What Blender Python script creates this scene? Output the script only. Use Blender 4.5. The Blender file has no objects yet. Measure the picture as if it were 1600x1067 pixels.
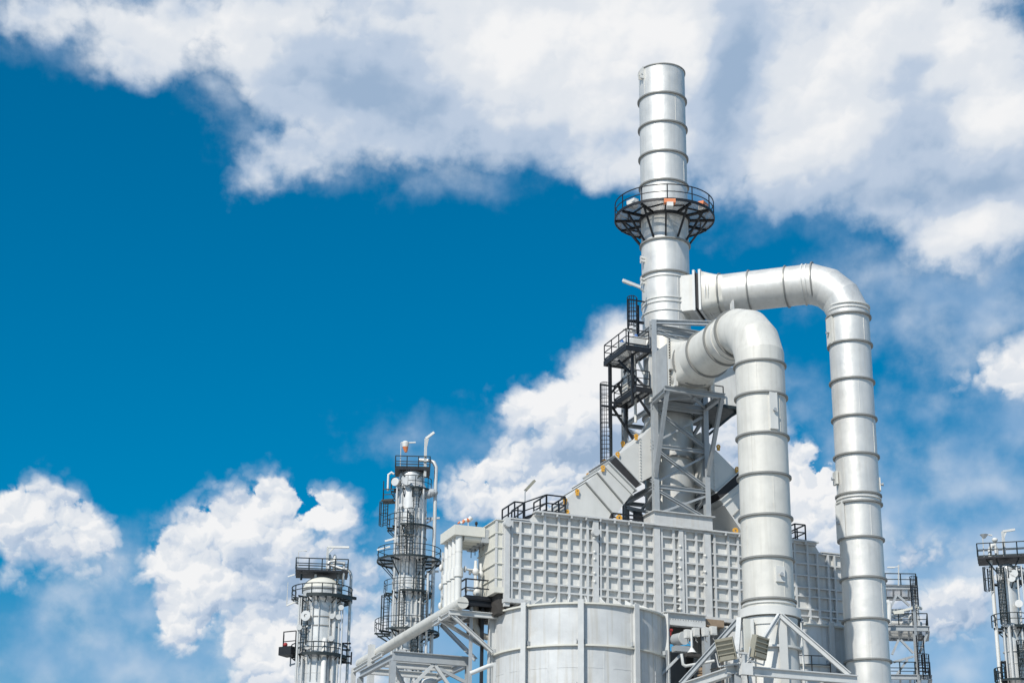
import bpy, math, random
from math import sin, cos, pi, radians, sqrt, atan2
from mathutils import Vector, Matrix
random.seed(7)
scene = bpy.context.scene
COL = scene.collection

# ------------------------------------------------------------------ camera
FOC, PITCH, ROLL, AZ = 2817.0, radians(20.12), radians(0.675), radians(68.93)
EYE = Vector((0, 0, 1.7))
_c, _s = cos(PITCH), sin(PITCH)
_R0, _U0, FW = Vector((1, 0, 0)), Vector((0, -_s, _c)), Vector((0, _c, _s))
RT = _R0 * cos(ROLL) + _U0 * sin(ROLL)
UP = _U0 * cos(ROLL) - _R0 * sin(ROLL)
cam = bpy.data.cameras.new('camera')
cam.sensor_width = 36.0
cam.lens = 36.0 * FOC / 1600.0
cam.clip_start, cam.clip_end = 0.5, 20000
camo = bpy.data.objects.new('camera', cam)
COL.objects.link(camo)
camo.matrix_world = Matrix(((RT.x, UP.x, -FW.x, EYE.x), (RT.y, UP.y, -FW.y, EYE.y), (RT.z, UP.z, -FW.z, EYE.z), (0, 0, 0, 1)))
scene.camera = camo

# ---------------------------------------------- the plant's own survey frame
# u runs along the front of the heater, v away from the viewer, z up; the stack stands at u = v = 0
UH = Vector((sin(AZ), cos(AZ), 0))
VH = Vector((-cos(AZ), sin(AZ), 0))
def _ray(x, y): return FW + RT * ((x - 800) / FOC) + UP * ((533.5 - y) / FOC)
_r = _ray(1038, 330)
C0 = EYE + _r * (118.0 / _r.y); C0.z = 0
FRAME = Matrix(((UH.x, VH.x, 0, C0.x), (UH.y, VH.y, 0, C0.y), (0, 0, 1, 0), (0, 0, 0, 1)))
def _loc(P): q = P - C0; return Vector((q.dot(UH), q.dot(VH), P.z))
_E = _loc(EYE)
# survey helpers: where a sight line meets a known plane of the plant (v = const, u = const, z = const, or distance Y)
def atv(x, y, v): d = _ray(x, y); return _loc(EYE + d * ((v - _E.y) / d.dot(VH)))
def atu(x, y, u): d = _ray(x, y); return _loc(EYE + d * ((u - _E.x) / d.dot(UH)))
def atz(x, y, z): d = _ray(x, y); return _loc(EYE + d * ((z - EYE.z) / d.z))
def atY(x, y, Y): d = _ray(x, y); return _loc(EYE + d * (Y / d.y))
def V(*a): return Vector(a)

# ------------------------------------------------------------------ meshes
class MB:
    def __init__(s): s.v, s.f, s.sm = [], [], []
    def add(s, vs, fs, smooth=False):
        n = len(s.v); s.v += [Vector(p) for p in vs]
        for f in fs: s.f.append([n + i for i in f]); s.sm.append(smooth)
        return s
    def box(s, u0, u1, v0, v1, z0, z1):
        p = [V(a, b, c) for c in (z0, z1) for b in (v0, v1) for a in (u0, u1)]
        return s.add(p, [(0, 2, 3, 1), (4, 5, 7, 6), (0, 1, 5, 4), (2, 6, 7, 3), (0, 4, 6, 2), (1, 3, 7, 5)])
    def prof(s, p, q, poly, up=None):
        p, q = V(*p), V(*q); d = (q - p).normalized()
        up = V(*up) if up else (V(0, 0, 1) if abs(d.z) < .95 else V(0, -1, 0))
        x = d.cross(up).normalized(); y = x.cross(d)
        n = len(poly)
        vs = [p + x * a + y * b for a, b in poly] + [q + x * a + y * b for a, b in poly]
        fs = [(i, (i + 1) % n, n + (i + 1) % n, n + i) for i in range(n)] + [tuple(range(n))[::-1], tuple(range(n, 2 * n))]
        return s.add(vs, fs)
    def bar(s, p, q, w, h=None, up=None):
        h = h or w
        return s.prof(p, q, [(-w / 2, -h / 2), (w / 2, -h / 2), (w / 2, h / 2), (-w / 2, h / 2)], up)
    def ib(s, p, q, h, b, t=.03, up=None):
        B, H, w = b / 2, h / 2, t / 2
        return s.prof(p, q, [(-B, -H), (B, -H), (B, -H + t), (w, -H + t), (w, H - t), (B, H - t), (B, H), (-B, H), (-B, H - t), (-w, H - t), (-w, -H + t), (-B, -H + t)], up)
    def ang(s, p, q, b, t=.02, up=None):
        return s.prof(p, q, [(0, 0), (b, 0), (b, t), (t, t), (t, b), (0, b)], up)
    def tube(s, path, r, seg=12, caps=True, sharp=False):
        P = [V(*p) for p in path]; n = len(P)
        d0 = (P[1] - P[0]).normalized()
        ref = V(0, 0, 1) if abs(d0.z) < .9 else V(1, 0, 0)
        x = d0.cross(ref).normalized(); y = x.cross(d0)
        rings = []
        for i in range(n):
            di = (P[i] - P[i - 1]).normalized() if i else d0
            do = (P[i + 1] - P[i]).normalized() if i < n - 1 else di
            nn = (di + do).normalized()
            if i == 0: base = [P[0] + (x * cos(2 * pi * k / seg) + y * sin(2 * pi * k / seg)) * r for k in range(seg)]
            else:   # slide the previous ring along the segment onto the mitre plane
                base = [b + di * ((P[i] - b).dot(nn) / di.dot(nn)) for b in rings[-1]]
            rings.append(base)
        if sharp:
            for i in range(n - 1):
                s.add(rings[i] + rings[i + 1], [(k, (k + 1) % seg, seg + (k + 1) % seg, seg + k) for k in range(seg)], True)
        else:
            s.add([p for g in rings for p in g], [(i * seg + k, i * seg + (k + 1) % seg, (i + 1) * seg + (k + 1) % seg, (i + 1) * seg + k) for i in range(n - 1) for k in range(seg)], True)
        if caps:
            s.add(rings[0], [tuple(range(seg))[::-1]]); s.add(rings[-1], [tuple(range(seg))])
        return s
    def cyl(s, p, q, r0, r1=None, seg=24, caps=True):
        r1 = r0 if r1 is None else r1
        p, q = V(*p), V(*q); d = (q - p).normalized()
        ref = V(0, 0, 1) if abs(d.z) < .9 else V(1, 0, 0)
        x = d.cross(ref).normalized(); y = x.cross(d)
        e = [x * cos(2 * pi * k / seg) + y * sin(2 * pi * k / seg) for k in range(seg)]
        s.add([p + a * r0 for a in e] + [q + a * r1 for a in e], [(k, (k + 1) % seg, seg + (k + 1) % seg, seg + k) for k in range(seg)], True)
        if caps:
            if r0 > 1e-4: s.add([p + a * r0 for a in e], [tuple(range(seg))[::-1]])
            if r1 > 1e-4: s.add([q + a * r1 for a in e], [tuple(range(seg))])
        return s
    def ring(s, c, d, ri, ro, h, seg=48, a0=0, a1=2 * pi):
        """flat hoop round axis d, centred on c"""
        c, d = V(*c), V(*d).normalized()
        ref = V(0, 0, 1) if abs(d.z) < .9 else V(1, 0, 0)
        x = d.cross(ref).normalized(); y = d.cross(x)
        full = abs(a1 - a0 - 2 * pi) < 1e-6
        n = seg if full else seg + 1
        e = [x * cos(a0 + (a1 - a0) * k / seg) + y * sin(a0 + (a1 - a0) * k / seg) for k in range(n)]
        prof = [(ri, -h / 2), (ro, -h / 2), (ro, h / 2), (ri, h / 2)]
        for (ra, ha), (rb, hb) in zip(prof, prof[1:] + prof[:1]):
            s.add([c + a * ra + d * ha for a in e] + [c + a * rb + d * hb for a in e],
                  [(k, (k + 1) % n, n + (k + 1) % n, n + k) for k in range(seg)], True)
        if not full:
            for a in (e[0], e[-1]): s.add([c + a * r + d * hh for r, hh in prof], [(0, 1, 2, 3)])
        return s
    def lathe(s, c, profile, seg=48, a0=0, a1=2 * pi):
        """profile of (r, z) turned round the vertical through c = (u, v); every band keeps sharp ends"""
        full = abs(a1 - a0 - 2 * pi) < 1e-6
        n = seg if full else seg + 1
        A = [a0 + (a1 - a0) * k / seg for k in range(n)]
        for (ra, za), (rb, zb) in zip(profile, profile[1:]):
            s.add([V(c[0] + ra * cos(a), c[1] + ra * sin(a), za) for a in A] + [V(c[0] + rb * cos(a), c[1] + rb * sin(a), zb) for a in A],
                  [(k, (k + 1) % n, n + (k + 1) % n, n + k) for k in range(seg)], True)
        return s
    def dome(s, c, r, z, h, seg=32, rows=7):
        pr = [(r * cos(pi / 2 * i / rows), z + h * sin(pi / 2 * i / rows)) for i in range(rows + 1)]
        vs = []; fs = []
        for ra, za in pr: vs += [V(c[0] + ra * cos(2 * pi * k / seg), c[1] + ra * sin(2 * pi * k / seg), za) for k in range(seg)]
        for i in range(rows):
            for k in range(seg): fs.append((i * seg + k, i * seg + (k + 1) % seg, (i + 1) * seg + (k + 1) % seg, (i + 1) * seg + k))
        return s.add(vs, fs, True)
    def ball(s, c, r, sz=1.0, seg=12, rows=8):
        vs, fs = [], []
        for i in range(rows + 1):
            t = pi * i / rows
            vs += [V(c[0] + r * sin(t) * cos(2 * pi * k / seg), c[1] + r * sin(t) * sin(2 * pi * k / seg), c[2] + r * sz * cos(t)) for k in range(seg)]
        for i in range(rows):
            for k in range(seg): fs.append((i * seg + k, (i + 1) * seg + k, (i + 1) * seg + (k + 1) % seg, i * seg + (k + 1) % seg))
        return s.add(vs, fs, True)
    def prism(s, pts, axis, a, b):
        """outline of pts (two coordinates) pushed from a to b along axis ('u', 'v' or 'z')"""
        def mk(p, t): return {'u': V(t, p[0], p[1]), 'v': V(p[0], t, p[1]), 'z': V(p[0], p[1], t)}[axis]
        n = len(pts)
        return s.add([mk(p, a) for p in pts] + [mk(p, b) for p in pts],
                     [tuple(range(n)), tuple(range(n, 2 * n))[::-1]] + [(i, n + i, n + (i + 1) % n, (i + 1) % n) for i in range(n)])
    def build(s, name, mat, parent=None, base=None):
        b = V(*parent['base']) if parent is not None else V(*(base or (0, 0, 0)))
        me = bpy.data.meshes.new(name)
        me.from_pydata([p - b for p in s.v], [], s.f)
        me.polygons.foreach_set('use_smooth', s.sm)
        me.materials.append(mat)
        me.update()
        import bmesh
        bm = bmesh.new(); bm.from_mesh(me); bmesh.ops.recalc_face_normals(bm, faces=bm.faces); bm.to_mesh(me); bm.free()
        o = bpy.data.objects.new(name, me); COL.objects.link(o)
        if parent is not None:
            o.parent = parent; o['base'] = tuple(parent['base'])
        else:
            o.matrix_world = FRAME @ Matrix.Translation(b); o['base'] = tuple(b)
        return o
def weld(mb, c, r, z0, z1, a):
    """upright lap seam on a round shell"""
    d = V(cos(a), sin(a), 0); mb.bar(V(c[0], c[1], 0) + d * (r + .004) + V(0, 0, z0), V(c[0], c[1], 0) + d * (r + .004) + V(0, 0, z1), .05, .03, d); return mb
def tag(o, label, cat, group=None):
    o['label'] = label; o['category'] = cat; o['kind'] = 'thing'
    if group: o['group'] = group
    return o
def thing(name, base, label, cat, group=None):
    o = bpy.data.objects.new(name, None); COL.objects.link(o)
    o.empty_display_size = .5
    o.matrix_world = FRAME @ Matrix.Translation(V(*base)); o['base'] = tuple(base)
    return tag(o, label, cat, group)
def dup(o, base, label, group=None):
    c = o.copy(); COL.objects.link(c); c.matrix_world = FRAME @ Matrix.Translation(V(*base)); c['base'] = tuple(base); c['label'] = label
    if group: c['group'] = group
    for k in list(o.children):
        q = k.copy(); COL.objects.link(q); q.parent = c
        for g in k.children: w = g.copy(); COL.objects.link(w); w.parent = q
    return c

# --------------------------------------------------------------- materials
def mat(name, col, rough=.5, metal=0., var=.08, scale=1.5, streak=0., stain=None, stain_amt=0., bump=0., spec=.5, joint=None, rvar=.08):
    m = bpy.data.materials.new(name); m.use_nodes = True
    nt = m.node_tree; N, L = nt.nodes, nt.links
    b = N['Principled BSDF']
    b.inputs['Metallic'].default_value = metal
    b.inputs['Specular IOR Level'].default_value = spec
    tc = N.new('ShaderNodeTexCoord')
    n1 = N.new('ShaderNodeTexNoise'); n1.inputs['Scale'].default_value = scale; n1.inputs['Detail'].default_value = 6; n1.inputs['Roughness'].default_value = .6
    L.new(tc.outputs['Object'], n1.inputs['Vector'])
    mr = N.new('ShaderNodeMapRange'); mr.inputs[1].default_value = .3; mr.inputs[2].default_value = .7; mr.inputs[3].default_value = 1 - var; mr.inputs[4].default_value = 1 + var
    L.new(n1.outputs['Fac'], mr.inputs[0])
    mul = N.new('ShaderNodeVectorMath'); mul.operation = 'SCALE'; mul.inputs[0].default_value = col
    L.new(mr.outputs[0], mul.inputs['Scale'])
    out = mul.outputs[0]
    if streak:
        mp = N.new('ShaderNodeMapping'); mp.inputs['Scale'].default_value = (3.2, 3.2, .16)
        L.new(tc.outputs['Object'], mp.inputs[0])
        n2 = N.new('ShaderNodeTexNoise'); n2.inputs['Scale'].default_value = 1.2; n2.inputs['Detail'].default_value = 5
        L.new(mp.outputs[0], n2.inputs['Vector'])
        m2 = N.new('ShaderNodeMapRange'); m2.inputs[1].default_value = .5; m2.inputs[2].default_value = .75; m2.inputs[3].default_value = 0; m2.inputs[4].default_value = streak
        L.new(n2.outputs['Fac'], m2.inputs[0])
        mx = N.new('ShaderNodeMix'); mx.data_type = 'RGBA'
        L.new(m2.outputs[0], mx.inputs[0]); L.new(out, mx.inputs[6]); mx.inputs[7].default_value = (*(stain or (.3, .27, .22)), 1)
        out = mx.outputs[2]
    if stain_amt:
        n3 = N.new('ShaderNodeTexNoise'); n3.inputs['Scale'].default_value = .9; n3.inputs['Detail'].default_value = 9; n3.inputs['Roughness'].default_value = .7
        mp3 = N.new('ShaderNodeMapping'); mp3.inputs['Location'].default_value = (7, 3, 1)
        L.new(tc.outputs['Object'], mp3.inputs[0]); L.new(mp3.outputs[0], n3.inputs['Vector'])
        m3 = N.new('ShaderNodeMapRange'); m3.inputs[1].default_value = .56; m3.inputs[2].default_value = .72; m3.inputs[4].default_value = stain_amt
        L.new(n3.outputs['Fac'], m3.inputs[0])
        mx = N.new('ShaderNodeMix'); mx.data_type = 'RGBA'
        L.new(m3.outputs[0], mx.inputs[0]); L.new(out, mx.inputs[6]); mx.inputs[7].default_value = (*(stain or (.3, .27, .22)), 1)
        out = mx.outputs[2]
    L.new(out, b.inputs['Base Color'])
    rr = N.new('ShaderNodeMapRange'); rr.inputs[1].default_value = .3; rr.inputs[2].default_value = .7; rr.inputs[3].default_value = rough - rvar; rr.inputs[4].default_value = rough + rvar
    L.new(n1.outputs['Fac'], rr.inputs[0]); L.new(rr.outputs[0], b.inputs['Roughness'])
    if bump:
        n4 = N.new('ShaderNodeTexNoise'); n4.inputs['Scale'].default_value = 1.1; n4.inputs['Detail'].default_value = 3
        L.new(tc.outputs['Object'], n4.inputs['Vector'])
        bp = N.new('ShaderNodeBump'); bp.inputs['Strength'].default_value = bump; bp.inputs['Distance'].default_value = .25
        L.new(n4.outputs['Fac'], bp.inputs['Height']); L.new(bp.outputs[0], b.inputs['Normal'])
    return m
M = {}
M['silver'] = mat('aluminium_paint', (.72, .71, .675), .5, .42, .07, .7, .35, (.50, .475, .42), .28, bump=.1)
M['duct'] = mat('cream_silver_paint', (.67, .655, .60), .5, .08, .07, .8, .42, (.46, .435, .38), .38, bump=.1)
M['hood'] = mat('pale_silver_paint', (.69, .685, .65), .5, .12, .05, .8, .15, (.5, .49, .46), .15, bump=.05)
M['ringm'] = mat('shaded_ring_paint', (.27, .27, .255), .55, .2, .08, 2)  # colour darkened to carry the shadow line under each hoop
M['wall'] = mat('grey_wall_paint', (.67, .67, .645), .6, 0., .08, 1.2, .35, (.50, .46, .38), .3)
M['rib'] = mat('grey_rib_paint', (.585, .595, .59), .55, 0., .08, 1.5, .35, (.45, .40, .32), .15)
M['cream'] = mat('cream_wall_paint', (.67, .66, .59), .6, 0., .04, 1.2, .10, (.55, .52, .45))
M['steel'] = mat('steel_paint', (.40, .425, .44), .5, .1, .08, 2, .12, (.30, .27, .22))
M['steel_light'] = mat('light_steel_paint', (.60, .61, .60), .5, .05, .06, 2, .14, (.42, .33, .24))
M['shell'] = mat('heater_shell_paint', (.62, .63, .625), .45, .1, .1, .6, .6, (.45, .41, .33), .35, bump=.12)
M['black'] = mat('black_steel', (.016, .018, .022), .5, .2, .2, 3)
M['darkgreen'] = mat('dark_green_steel', (.022, .032, .034), .5, .1, .2, 3)
M['rubber'] = mat('bellows_fabric', (.03, .03, .033), .75, 0, .2, 4)
M['grating'] = mat('grating', (.50, .50, .49), .6, .1, .12, 5)
# open bar grating lets light through between its bars
_g = M['grating'].node_tree; _t = _g.nodes.new('ShaderNodeBsdfTransparent'); _x = _g.nodes.new('ShaderNodeMixShader'); _x.inputs[0].default_value = .5
_g.links.new(_g.nodes['Principled BSDF'].outputs[0], _x.inputs[1]); _g.links.new(_t.outputs[0], _x.inputs[2]); _g.links.new(_x.outputs[0], _g.nodes['Material Output'].inputs['Surface'])
M['white'] = mat('white_paint', (.70, .70, .67), .5, 0, .05, 1, .15, (.5, .46, .38))
M['insul'] = mat('stained_insulation', (.50, .46, .39), .6, 0, .1, 2, .4, (.26, .2, .14))
M['vessel'] = mat('vessel_cladding', (.66, .67, .66), .45, .4, .06, .7, .22, (.45, .44, .41), bump=.05)
M['pipe'] = mat('pipe_cladding', (.66, .66, .64), .45, .3, .06, 1.2, .1, (.5, .48, .44))
M['orange'] = mat('orange_paint', (.74, .38, .05), .5, 0, .06, 4)
M['lamp'] = mat('signal_orange', (.72, .24, .10), .5, 0, .06, 4)
M['khaki'] = mat('khaki_housing', (.36, .34, .27), .5, .2, .06, 4)
M['brown'] = mat('brown_steel', (.30, .22, .15), .7, 0, .15, 3)
M['dark'] = mat('dark_steel', (.06, .055, .05), .7, .1, .2, 2)
M['red'] = mat('red_paint', (.35, .03, .03), .5, 0, .1, 4)
M['blue'] = mat('blue_paint', (.03, .12, .35), .5, 0, .1, 4)
M['concrete'] = mat('concrete_ground', (.36, .35, .33), .9, 0, .1, .2, stain=(.22, .21, .2), stain_amt=.5)

# ================================================================== helpers for plant pieces
def rail(mb, path, h=1.1, n=None, r=.03, closed=False, toe=.12, sp=1.3):
    """handrail over a polyline of deck points: posts, top rail, knee rail, toe board"""
    P = [V(*p) for p in path]
    if closed: P = P + [P[0]]
    for a, b in zip(P, P[1:]):
        mb.bar(a + V(0, 0, h), b + V(0, 0, h), r * 2); mb.bar(a + V(0, 0, h * .52), b + V(0, 0, h * .52), r * 1.7)
        if toe: mb.bar(a + V(0, 0, toe / 2), b + V(0, 0, toe / 2), .02, toe)
        k = max(1, round((b - a).length / sp))
        for i in range(k): q = a.lerp(b, i / k); mb.bar(q, q + V(0, 0, h), r * 2)
    if not closed: mb.bar(P[-1], P[-1] + V(0, 0, h), r * 2)
    return mb
def arc(c, r, z, a0, a1, n): return [V(c[0] + r * cos(a0 + (a1 - a0) * i / n), c[1] + r * sin(a0 + (a1 - a0) * i / n), z) for i in range(n + 1)]
def ring_platform(t, c, z, ri, ro, a0, a1, seg=24, nb=8, drop=1.2, beam=None, grate=None, rr=.03, top=1.1, toe=.1, depth=.18):
    """walkway round a vessel: deck, railing and brackets as parts of t"""
    beam = beam or M['darkgreen']; full = abs(a1 - a0 - 2 * pi) < 1e-3
    t = MB().ring((c[0], c[1], z), (0, 0, 1), ri, ro - .05, .05, seg, a0, a1).build('walkway', grate or M['grating'], t)
    MB().ring((c[0], c[1], z - depth * .3), (0, 0, 1), ro - .048, ro, depth, seg, a0, a1).build('deck_edge', beam, t)
    R = MB(); pts = arc(c, ro - .06, z + .03, a0, a1, seg)
    for i in range(seg):
        a, b = pts[i], pts[i + 1]
        R.bar(a + V(0, 0, top), b + V(0, 0, top), rr * 2); R.bar(a + V(0, 0, top * .52), b + V(0, 0, top * .52), rr * 1.7)
        if i % 2 == 0: R.bar(a, a + V(0, 0, top), rr * 2)
    if not full: R.bar(pts[-1], pts[-1] + V(0, 0, top), rr * 2)
    R.build('railing', beam, t)
    for k in range(nb):
        a = a0 + (a1 - a0) * (k + (0 if full else .5)) / nb
        d = V(cos(a), sin(a), 0); o = V(c[0], c[1], z)
        b = MB(); b.bar(o + d * ri + V(0, 0, -.12), o + d * (ro - .05) + V(0, 0, -.12), .1, .16)
        if drop: b.bar(o + d * ri + V(0, 0, -drop), o + d * (ri + (ro - ri) * .85) + V(0, 0, -.2), .08)
        b.build('bracket', beam, t)
def cage_ladder(t, base, top, face, w=.5, cage=(0, 1), mat_=None, r=.025):
    """ladder between two points, face = unit (u, v) direction the cage bulges to"""
    m_ = mat_ or M['black']; b, q = V(*base), V(*top); f = V(face[0], face[1], 0); s = V(-face[1], face[0], 0)
    S = MB(); S.bar(b + s * w / 2, q + s * w / 2, r * 2.4); S.bar(b - s * w / 2, q - s * w / 2, r * 2.4); S.build('stile', m_, t)
    G = MB(); n = int((q - b).length / .3)
    for i in range(1, n): p = b.lerp(q, i / n); G.bar(p + s * w / 2, p - s * w / 2, r * 1.3)
    G.build('rungs', m_, t)
    if cage:
        K = MB(); p0, p1 = b.lerp(q, cage[0]), b.lerp(q, cage[1]); n = max(2, int((p1 - p0).length / .95))
        def hoop(p): return [p + s * (.36 * cos(x)) + f * (.05 + .7 * sin(x)) for x in [pi * i / 8 for i in range(9)]]
        for i in range(n + 1):
            hp = hoop(p0.lerp(p1, i / n))
            for a, c in zip(hp, hp[1:]): K.bar(a, c, r * 1.3)
        for j in (1, 3, 4, 5, 7): K.bar(hoop(p0)[j], hoop(p1)[j], r * 1.2)
        K.build('cage', m_, t)
def loft(mb, sq, circ):
    """blend from a square ring to a circle (both lists of equal length)"""
    n = len(sq); return mb.add(list(sq) + list(circ), [(k, (k + 1) % n, n + (k + 1) % n, n + k) for k in range(n)], True)
def square_ring(c, x, y, hx, hy, n=32):
    out = []
    for k in range(n):
        a = 2 * pi * k / n; ca, sa = cos(a), sin(a); m = max(abs(ca), abs(sa)); out.append(c + x * (hx * ca / m) + y * (hy * sa / m))
    return out
def circle_ring(c, x, y, r, n=32): return [c + x * (r * cos(2 * pi * k / n)) + y * (r * sin(2 * pi * k / n)) for k in range(n)]
def elbow(p, c, q, R, gores):
    """corner path p -> c -> q with a lobster-back bend of centre-line radius R"""
    p, c, q = V(*p), V(*c), V(*q); d0 = (c - p).normalized(); d1 = (q - c).normalized()
    a, b = c - d0 * R, c + d1 * R; o = a + d1 * R; out = [p]
    n = gores; st = (pi / 2) / n
    pts = []
    # tangent polygon: half gores at both ends
    rad = R / cos(st / 2)
    for i in range(n):
        t = st * (i + .5); pts.append(o + (-d1) * (rad * cos(t)) + d0 * (rad * sin(t)))
    return [p] + pts + [q]

# ================================================================== ground
MB().box(-9000, 9000, -9000, 9000, -.3, 0).build('ground', M['concrete'])['kind'] = 'structure'

# ================================================================== exhaust stack
RS = 1.68
def zs(y, x=1038, r=1.78): return atv(x, y, -r).z
st = thing('exhaust_stack', (0, 0, 30.6), 'tall slim silver exhaust stack with hoops and a round black walkway, above the heater roof', 'chimney')
ztop = zs(97.8, r=RS)
MB().lathe((0, 0), [(RS, 30.6), (RS, ztop), (RS - .05, ztop), (RS - .05, ztop - 4), (0.01, ztop - 4)], 64).build('shaft', M['silver'], st)
MB().ring((0, 0, ztop - .03), (0, 0, 1), RS - .002, RS + .07, .07, 64).build('top_lip', M['ringm'], st)
for y in (141.6, 186, 232, 277, 368.5, 419, 640, 709, 757): MB().ring((0, 0, zs(y)), (0, 0, 1), RS - .01, RS + .14, .1, 64).build('stiffener_ring', M['ringm'], st)
for y in (426, 460, 466.5, 480, 514): MB().ring((0, 0, zs(y)), (0, 0, 1), RS - .01, RS + .07, .07, 64).build('stiffener_ring', M['hood'], st)
lug = MB(); lug.prism([(-1.95, ztop - .9), (-1.62, ztop - .9), (-1.62, ztop - .1), (-1.72, ztop + .12), (-1.95, ztop - .35)], 'v', -.45, -.37); lug.prism([(-1.95, ztop - .9), (-1.62, ztop - .9), (-1.62, ztop - .1), (-1.72, ztop + .12), (-1.95, ztop - .35)], 'v', -.15, -.07); lug.cyl((-1.85, -.5, ztop - .55), (-1.85, -.02, ztop - .55), .07, seg=10)
lug.build('lifting_trunnion', M['hood'], st)
CAMA = -116
zz_ = [zs(y) for y in (97.8, 141.6, 186, 232, 277, 368.5, 419, 514)]
for i, (za, zb) in enumerate(zip(zz_, zz_[1:])): weld(MB(), (0, 0), RS, zb + .06, za - .06, radians(CAMA + (-50, 35, -20, 60, 8, -38, 30)[i])).build('lap_seam', M['silver'], st)
# little nozzles on the left flank
for y in (404, 409, 437, 443):
    z = zs(y, 1003, 0); b = MB(); a = radians(-190); d = V(cos(a), sin(a), 0)
    b.cyl(d * 1.6 + V(0, -.4, z), d * 1.95 + V(0, -.4, z), .09, seg=10); b.cyl(d * 1.95 + V(0, -.4, z), d * 2.0 + V(0, -.4, z), .16, seg=10); b.build('nozzle', M['hood'], st)
# round walkway
zp = atv(1038, 343, 0).z; RP = 3.56
wk = MB().ring((0, 0, zp), (0, 0, 1), RS + .07, RP - .05, .05, 64).build('walkway', M['grating'], st)
MB().ring((0, 0, zp - .02), (0, 0, 1), RP - .048, RP + .02, .2, 64).ring((0, 0, zp - .14), (0, 0, 1), RS + .002, RS + .14, .2, 48).build('deck_edge', M['black'], wk)
R = MB(); P = arc((0, 0), RP - .04, zp + .03, 0, 2 * pi, 48)
for a, b in zip(P, P[1:]): R.bar(a + V(0, 0, 1.1), b + V(0, 0, 1.1), .06); R.bar(a + V(0, 0, .56), b + V(0, 0, .56), .05)
for k in range(12): R.bar(P[k * 4 + 1], P[k * 4 + 1] + V(0, 0, 1.1), .06)
R.build('railing', M['black'], wk)
zb = zs(368.5) + .15
for k in range(12):
    a = radians(-114 + 30 * k); d = V(cos(a), sin(a), 0); b = MB()
    b.ib(d * (RS + .02) + V(0, 0, zp - .12), d * (RP - .05) + V(0, 0, zp - .12), .18, .14, .03)
    b.bar(d * (RP - .55) + V(0, 0, zp - .2), d * (RS + .03) + V(0, 0, zb), .12, .12)
    s = V(-d.y, d.x, 0); b.bar(d * 2.6 + V(0, 0, zp - .1), d * 2.6 + s * 1.3 + V(0, 0, zp - .1), .08, .1)
    b.build('bracket', M['black'], wk)
# signal lamps standing on the walkway
for i, (a, lab, body) in enumerate(((-110, 'orange topped signal lamp on the front of the round stack walkway, near its middle', 'lamp'), (-52, 'orange signal lamp at the right end of the round stack walkway', 'lamp'), (-163, 'plain white signal lamp at the left end of the round stack walkway', 'white'))):
    a = radians(a); d = V(cos(a), sin(a), 0); s = V(-d.y, d.x, 0); c = d * (3.05 if i else 3.45) + V(0, 0, zp + (.03 if i else -.62))
    t = thing('signal_lamp', c, lab, 'lamp', 'signal lamps on the stack walkway')
    MB().bar(c + V(0, 0, .0), c + V(0, 0, .3), .6, .44, s).build('housing', M['white'], t)
    MB().bar(c - s * .4 + V(0, 0, .44), c + s * .4 + V(0, 0, .44), .42, .3).build('lens', M[body], t)

# branch box on the stack and the far duct that leaves it
AD = atan2(-8.3, 9.55); dd = V(cos(AD), sin(AD), 0); ds = V(-dd.y, dd.x, 0); UPZ = V(0, 0, 1)
zd = 48.1; RD = 1.38
o = V(0, 0, zd)
b = MB(); b.bar(o + dd * .9, o + dd * 2.26, 2.1, 2.65); b.build('branch_box', M['wall'], st)
fd = thing('flue_duct', (9.55, -8.3, 0), 'slim bright silver flue duct leaving the stack high up, coming down farther right', 'duct', 'big round flue ducts')
e0, e1 = 2.265, 2.86
for x in (e0 + .09, e1 - .09):
    fl = MB()
    for s_ in (-1, 1): fl.bar(o + dd * x + ds * 1.33 * s_ - UPZ * 1.5, o + dd * x + ds * 1.33 * s_ + UPZ * 1.5, .16, .18, ds); fl.bar(o + dd * x - ds * 1.2 + UPZ * 1.44 * s_, o + dd * x + ds * 1.2 + UPZ * 1.44 * s_, .16, .16)
    fo = fl.build('joint_flange', M['steel_light'], fd)
    for s_ in (-1, 1):
        for k in range(15): z = -1.4 + 2.8 * k / 14; p = o + dd * x + ds * 1.36 * s_ + UPZ * z; MB().bar(p - dd * .075, p + dd * .075, .07).build('bolt', M['dark'], fo)
MB().bar(o + dd * (e0 + .002), o + dd * (e1 - .002), 2.36, 2.6).build('bellows', M['rubber'], fd)
cz = 4.3
t_ = MB(); loft(t_, square_ring(o + dd * e1, ds, UPZ, 1.3, 1.38), circle_ring(o + dd * cz, ds, UPZ, RD)); t_.build('transition', M['duct'], fd)
corner = V(9.55, -8.3, zd)
path = elbow(o + dd * cz, corner, V(9.55, -8.3, 0), 3.0, 4)
MB().tube(path, RD, 48, True, True).build('pipe', M['silver'], fd)
Ld = corner.length if False else V(9.55, -8.3).length
def td(px):   # distance along the horizontal run at which its axis is seen at picture column px
    lo, hi = 0, Ld
    for _ in range(40):
        m = (lo + hi) / 2; q = FRAME @ (o + dd * m) - EYE; x = 800 + FOC * q.dot(RT) / q.dot(FW)
        if x < px: lo = m
        else: hi = m
    return lo
for px, w in ((1109, .07), (1113, .05), (1127, .12), (1173, .1), (1230, .1), (1257, .07), (1263, .05), (1272, .14)):
    MB().ring(o + dd * td(px), dd, RD - .01, RD + w, .09, 48).build('hoop', M['ringm'] if w >= .1 else M['hood'], fd)
def zr(y, x=1340): return atv(x, y, -8.3 - 1.45).z
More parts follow.
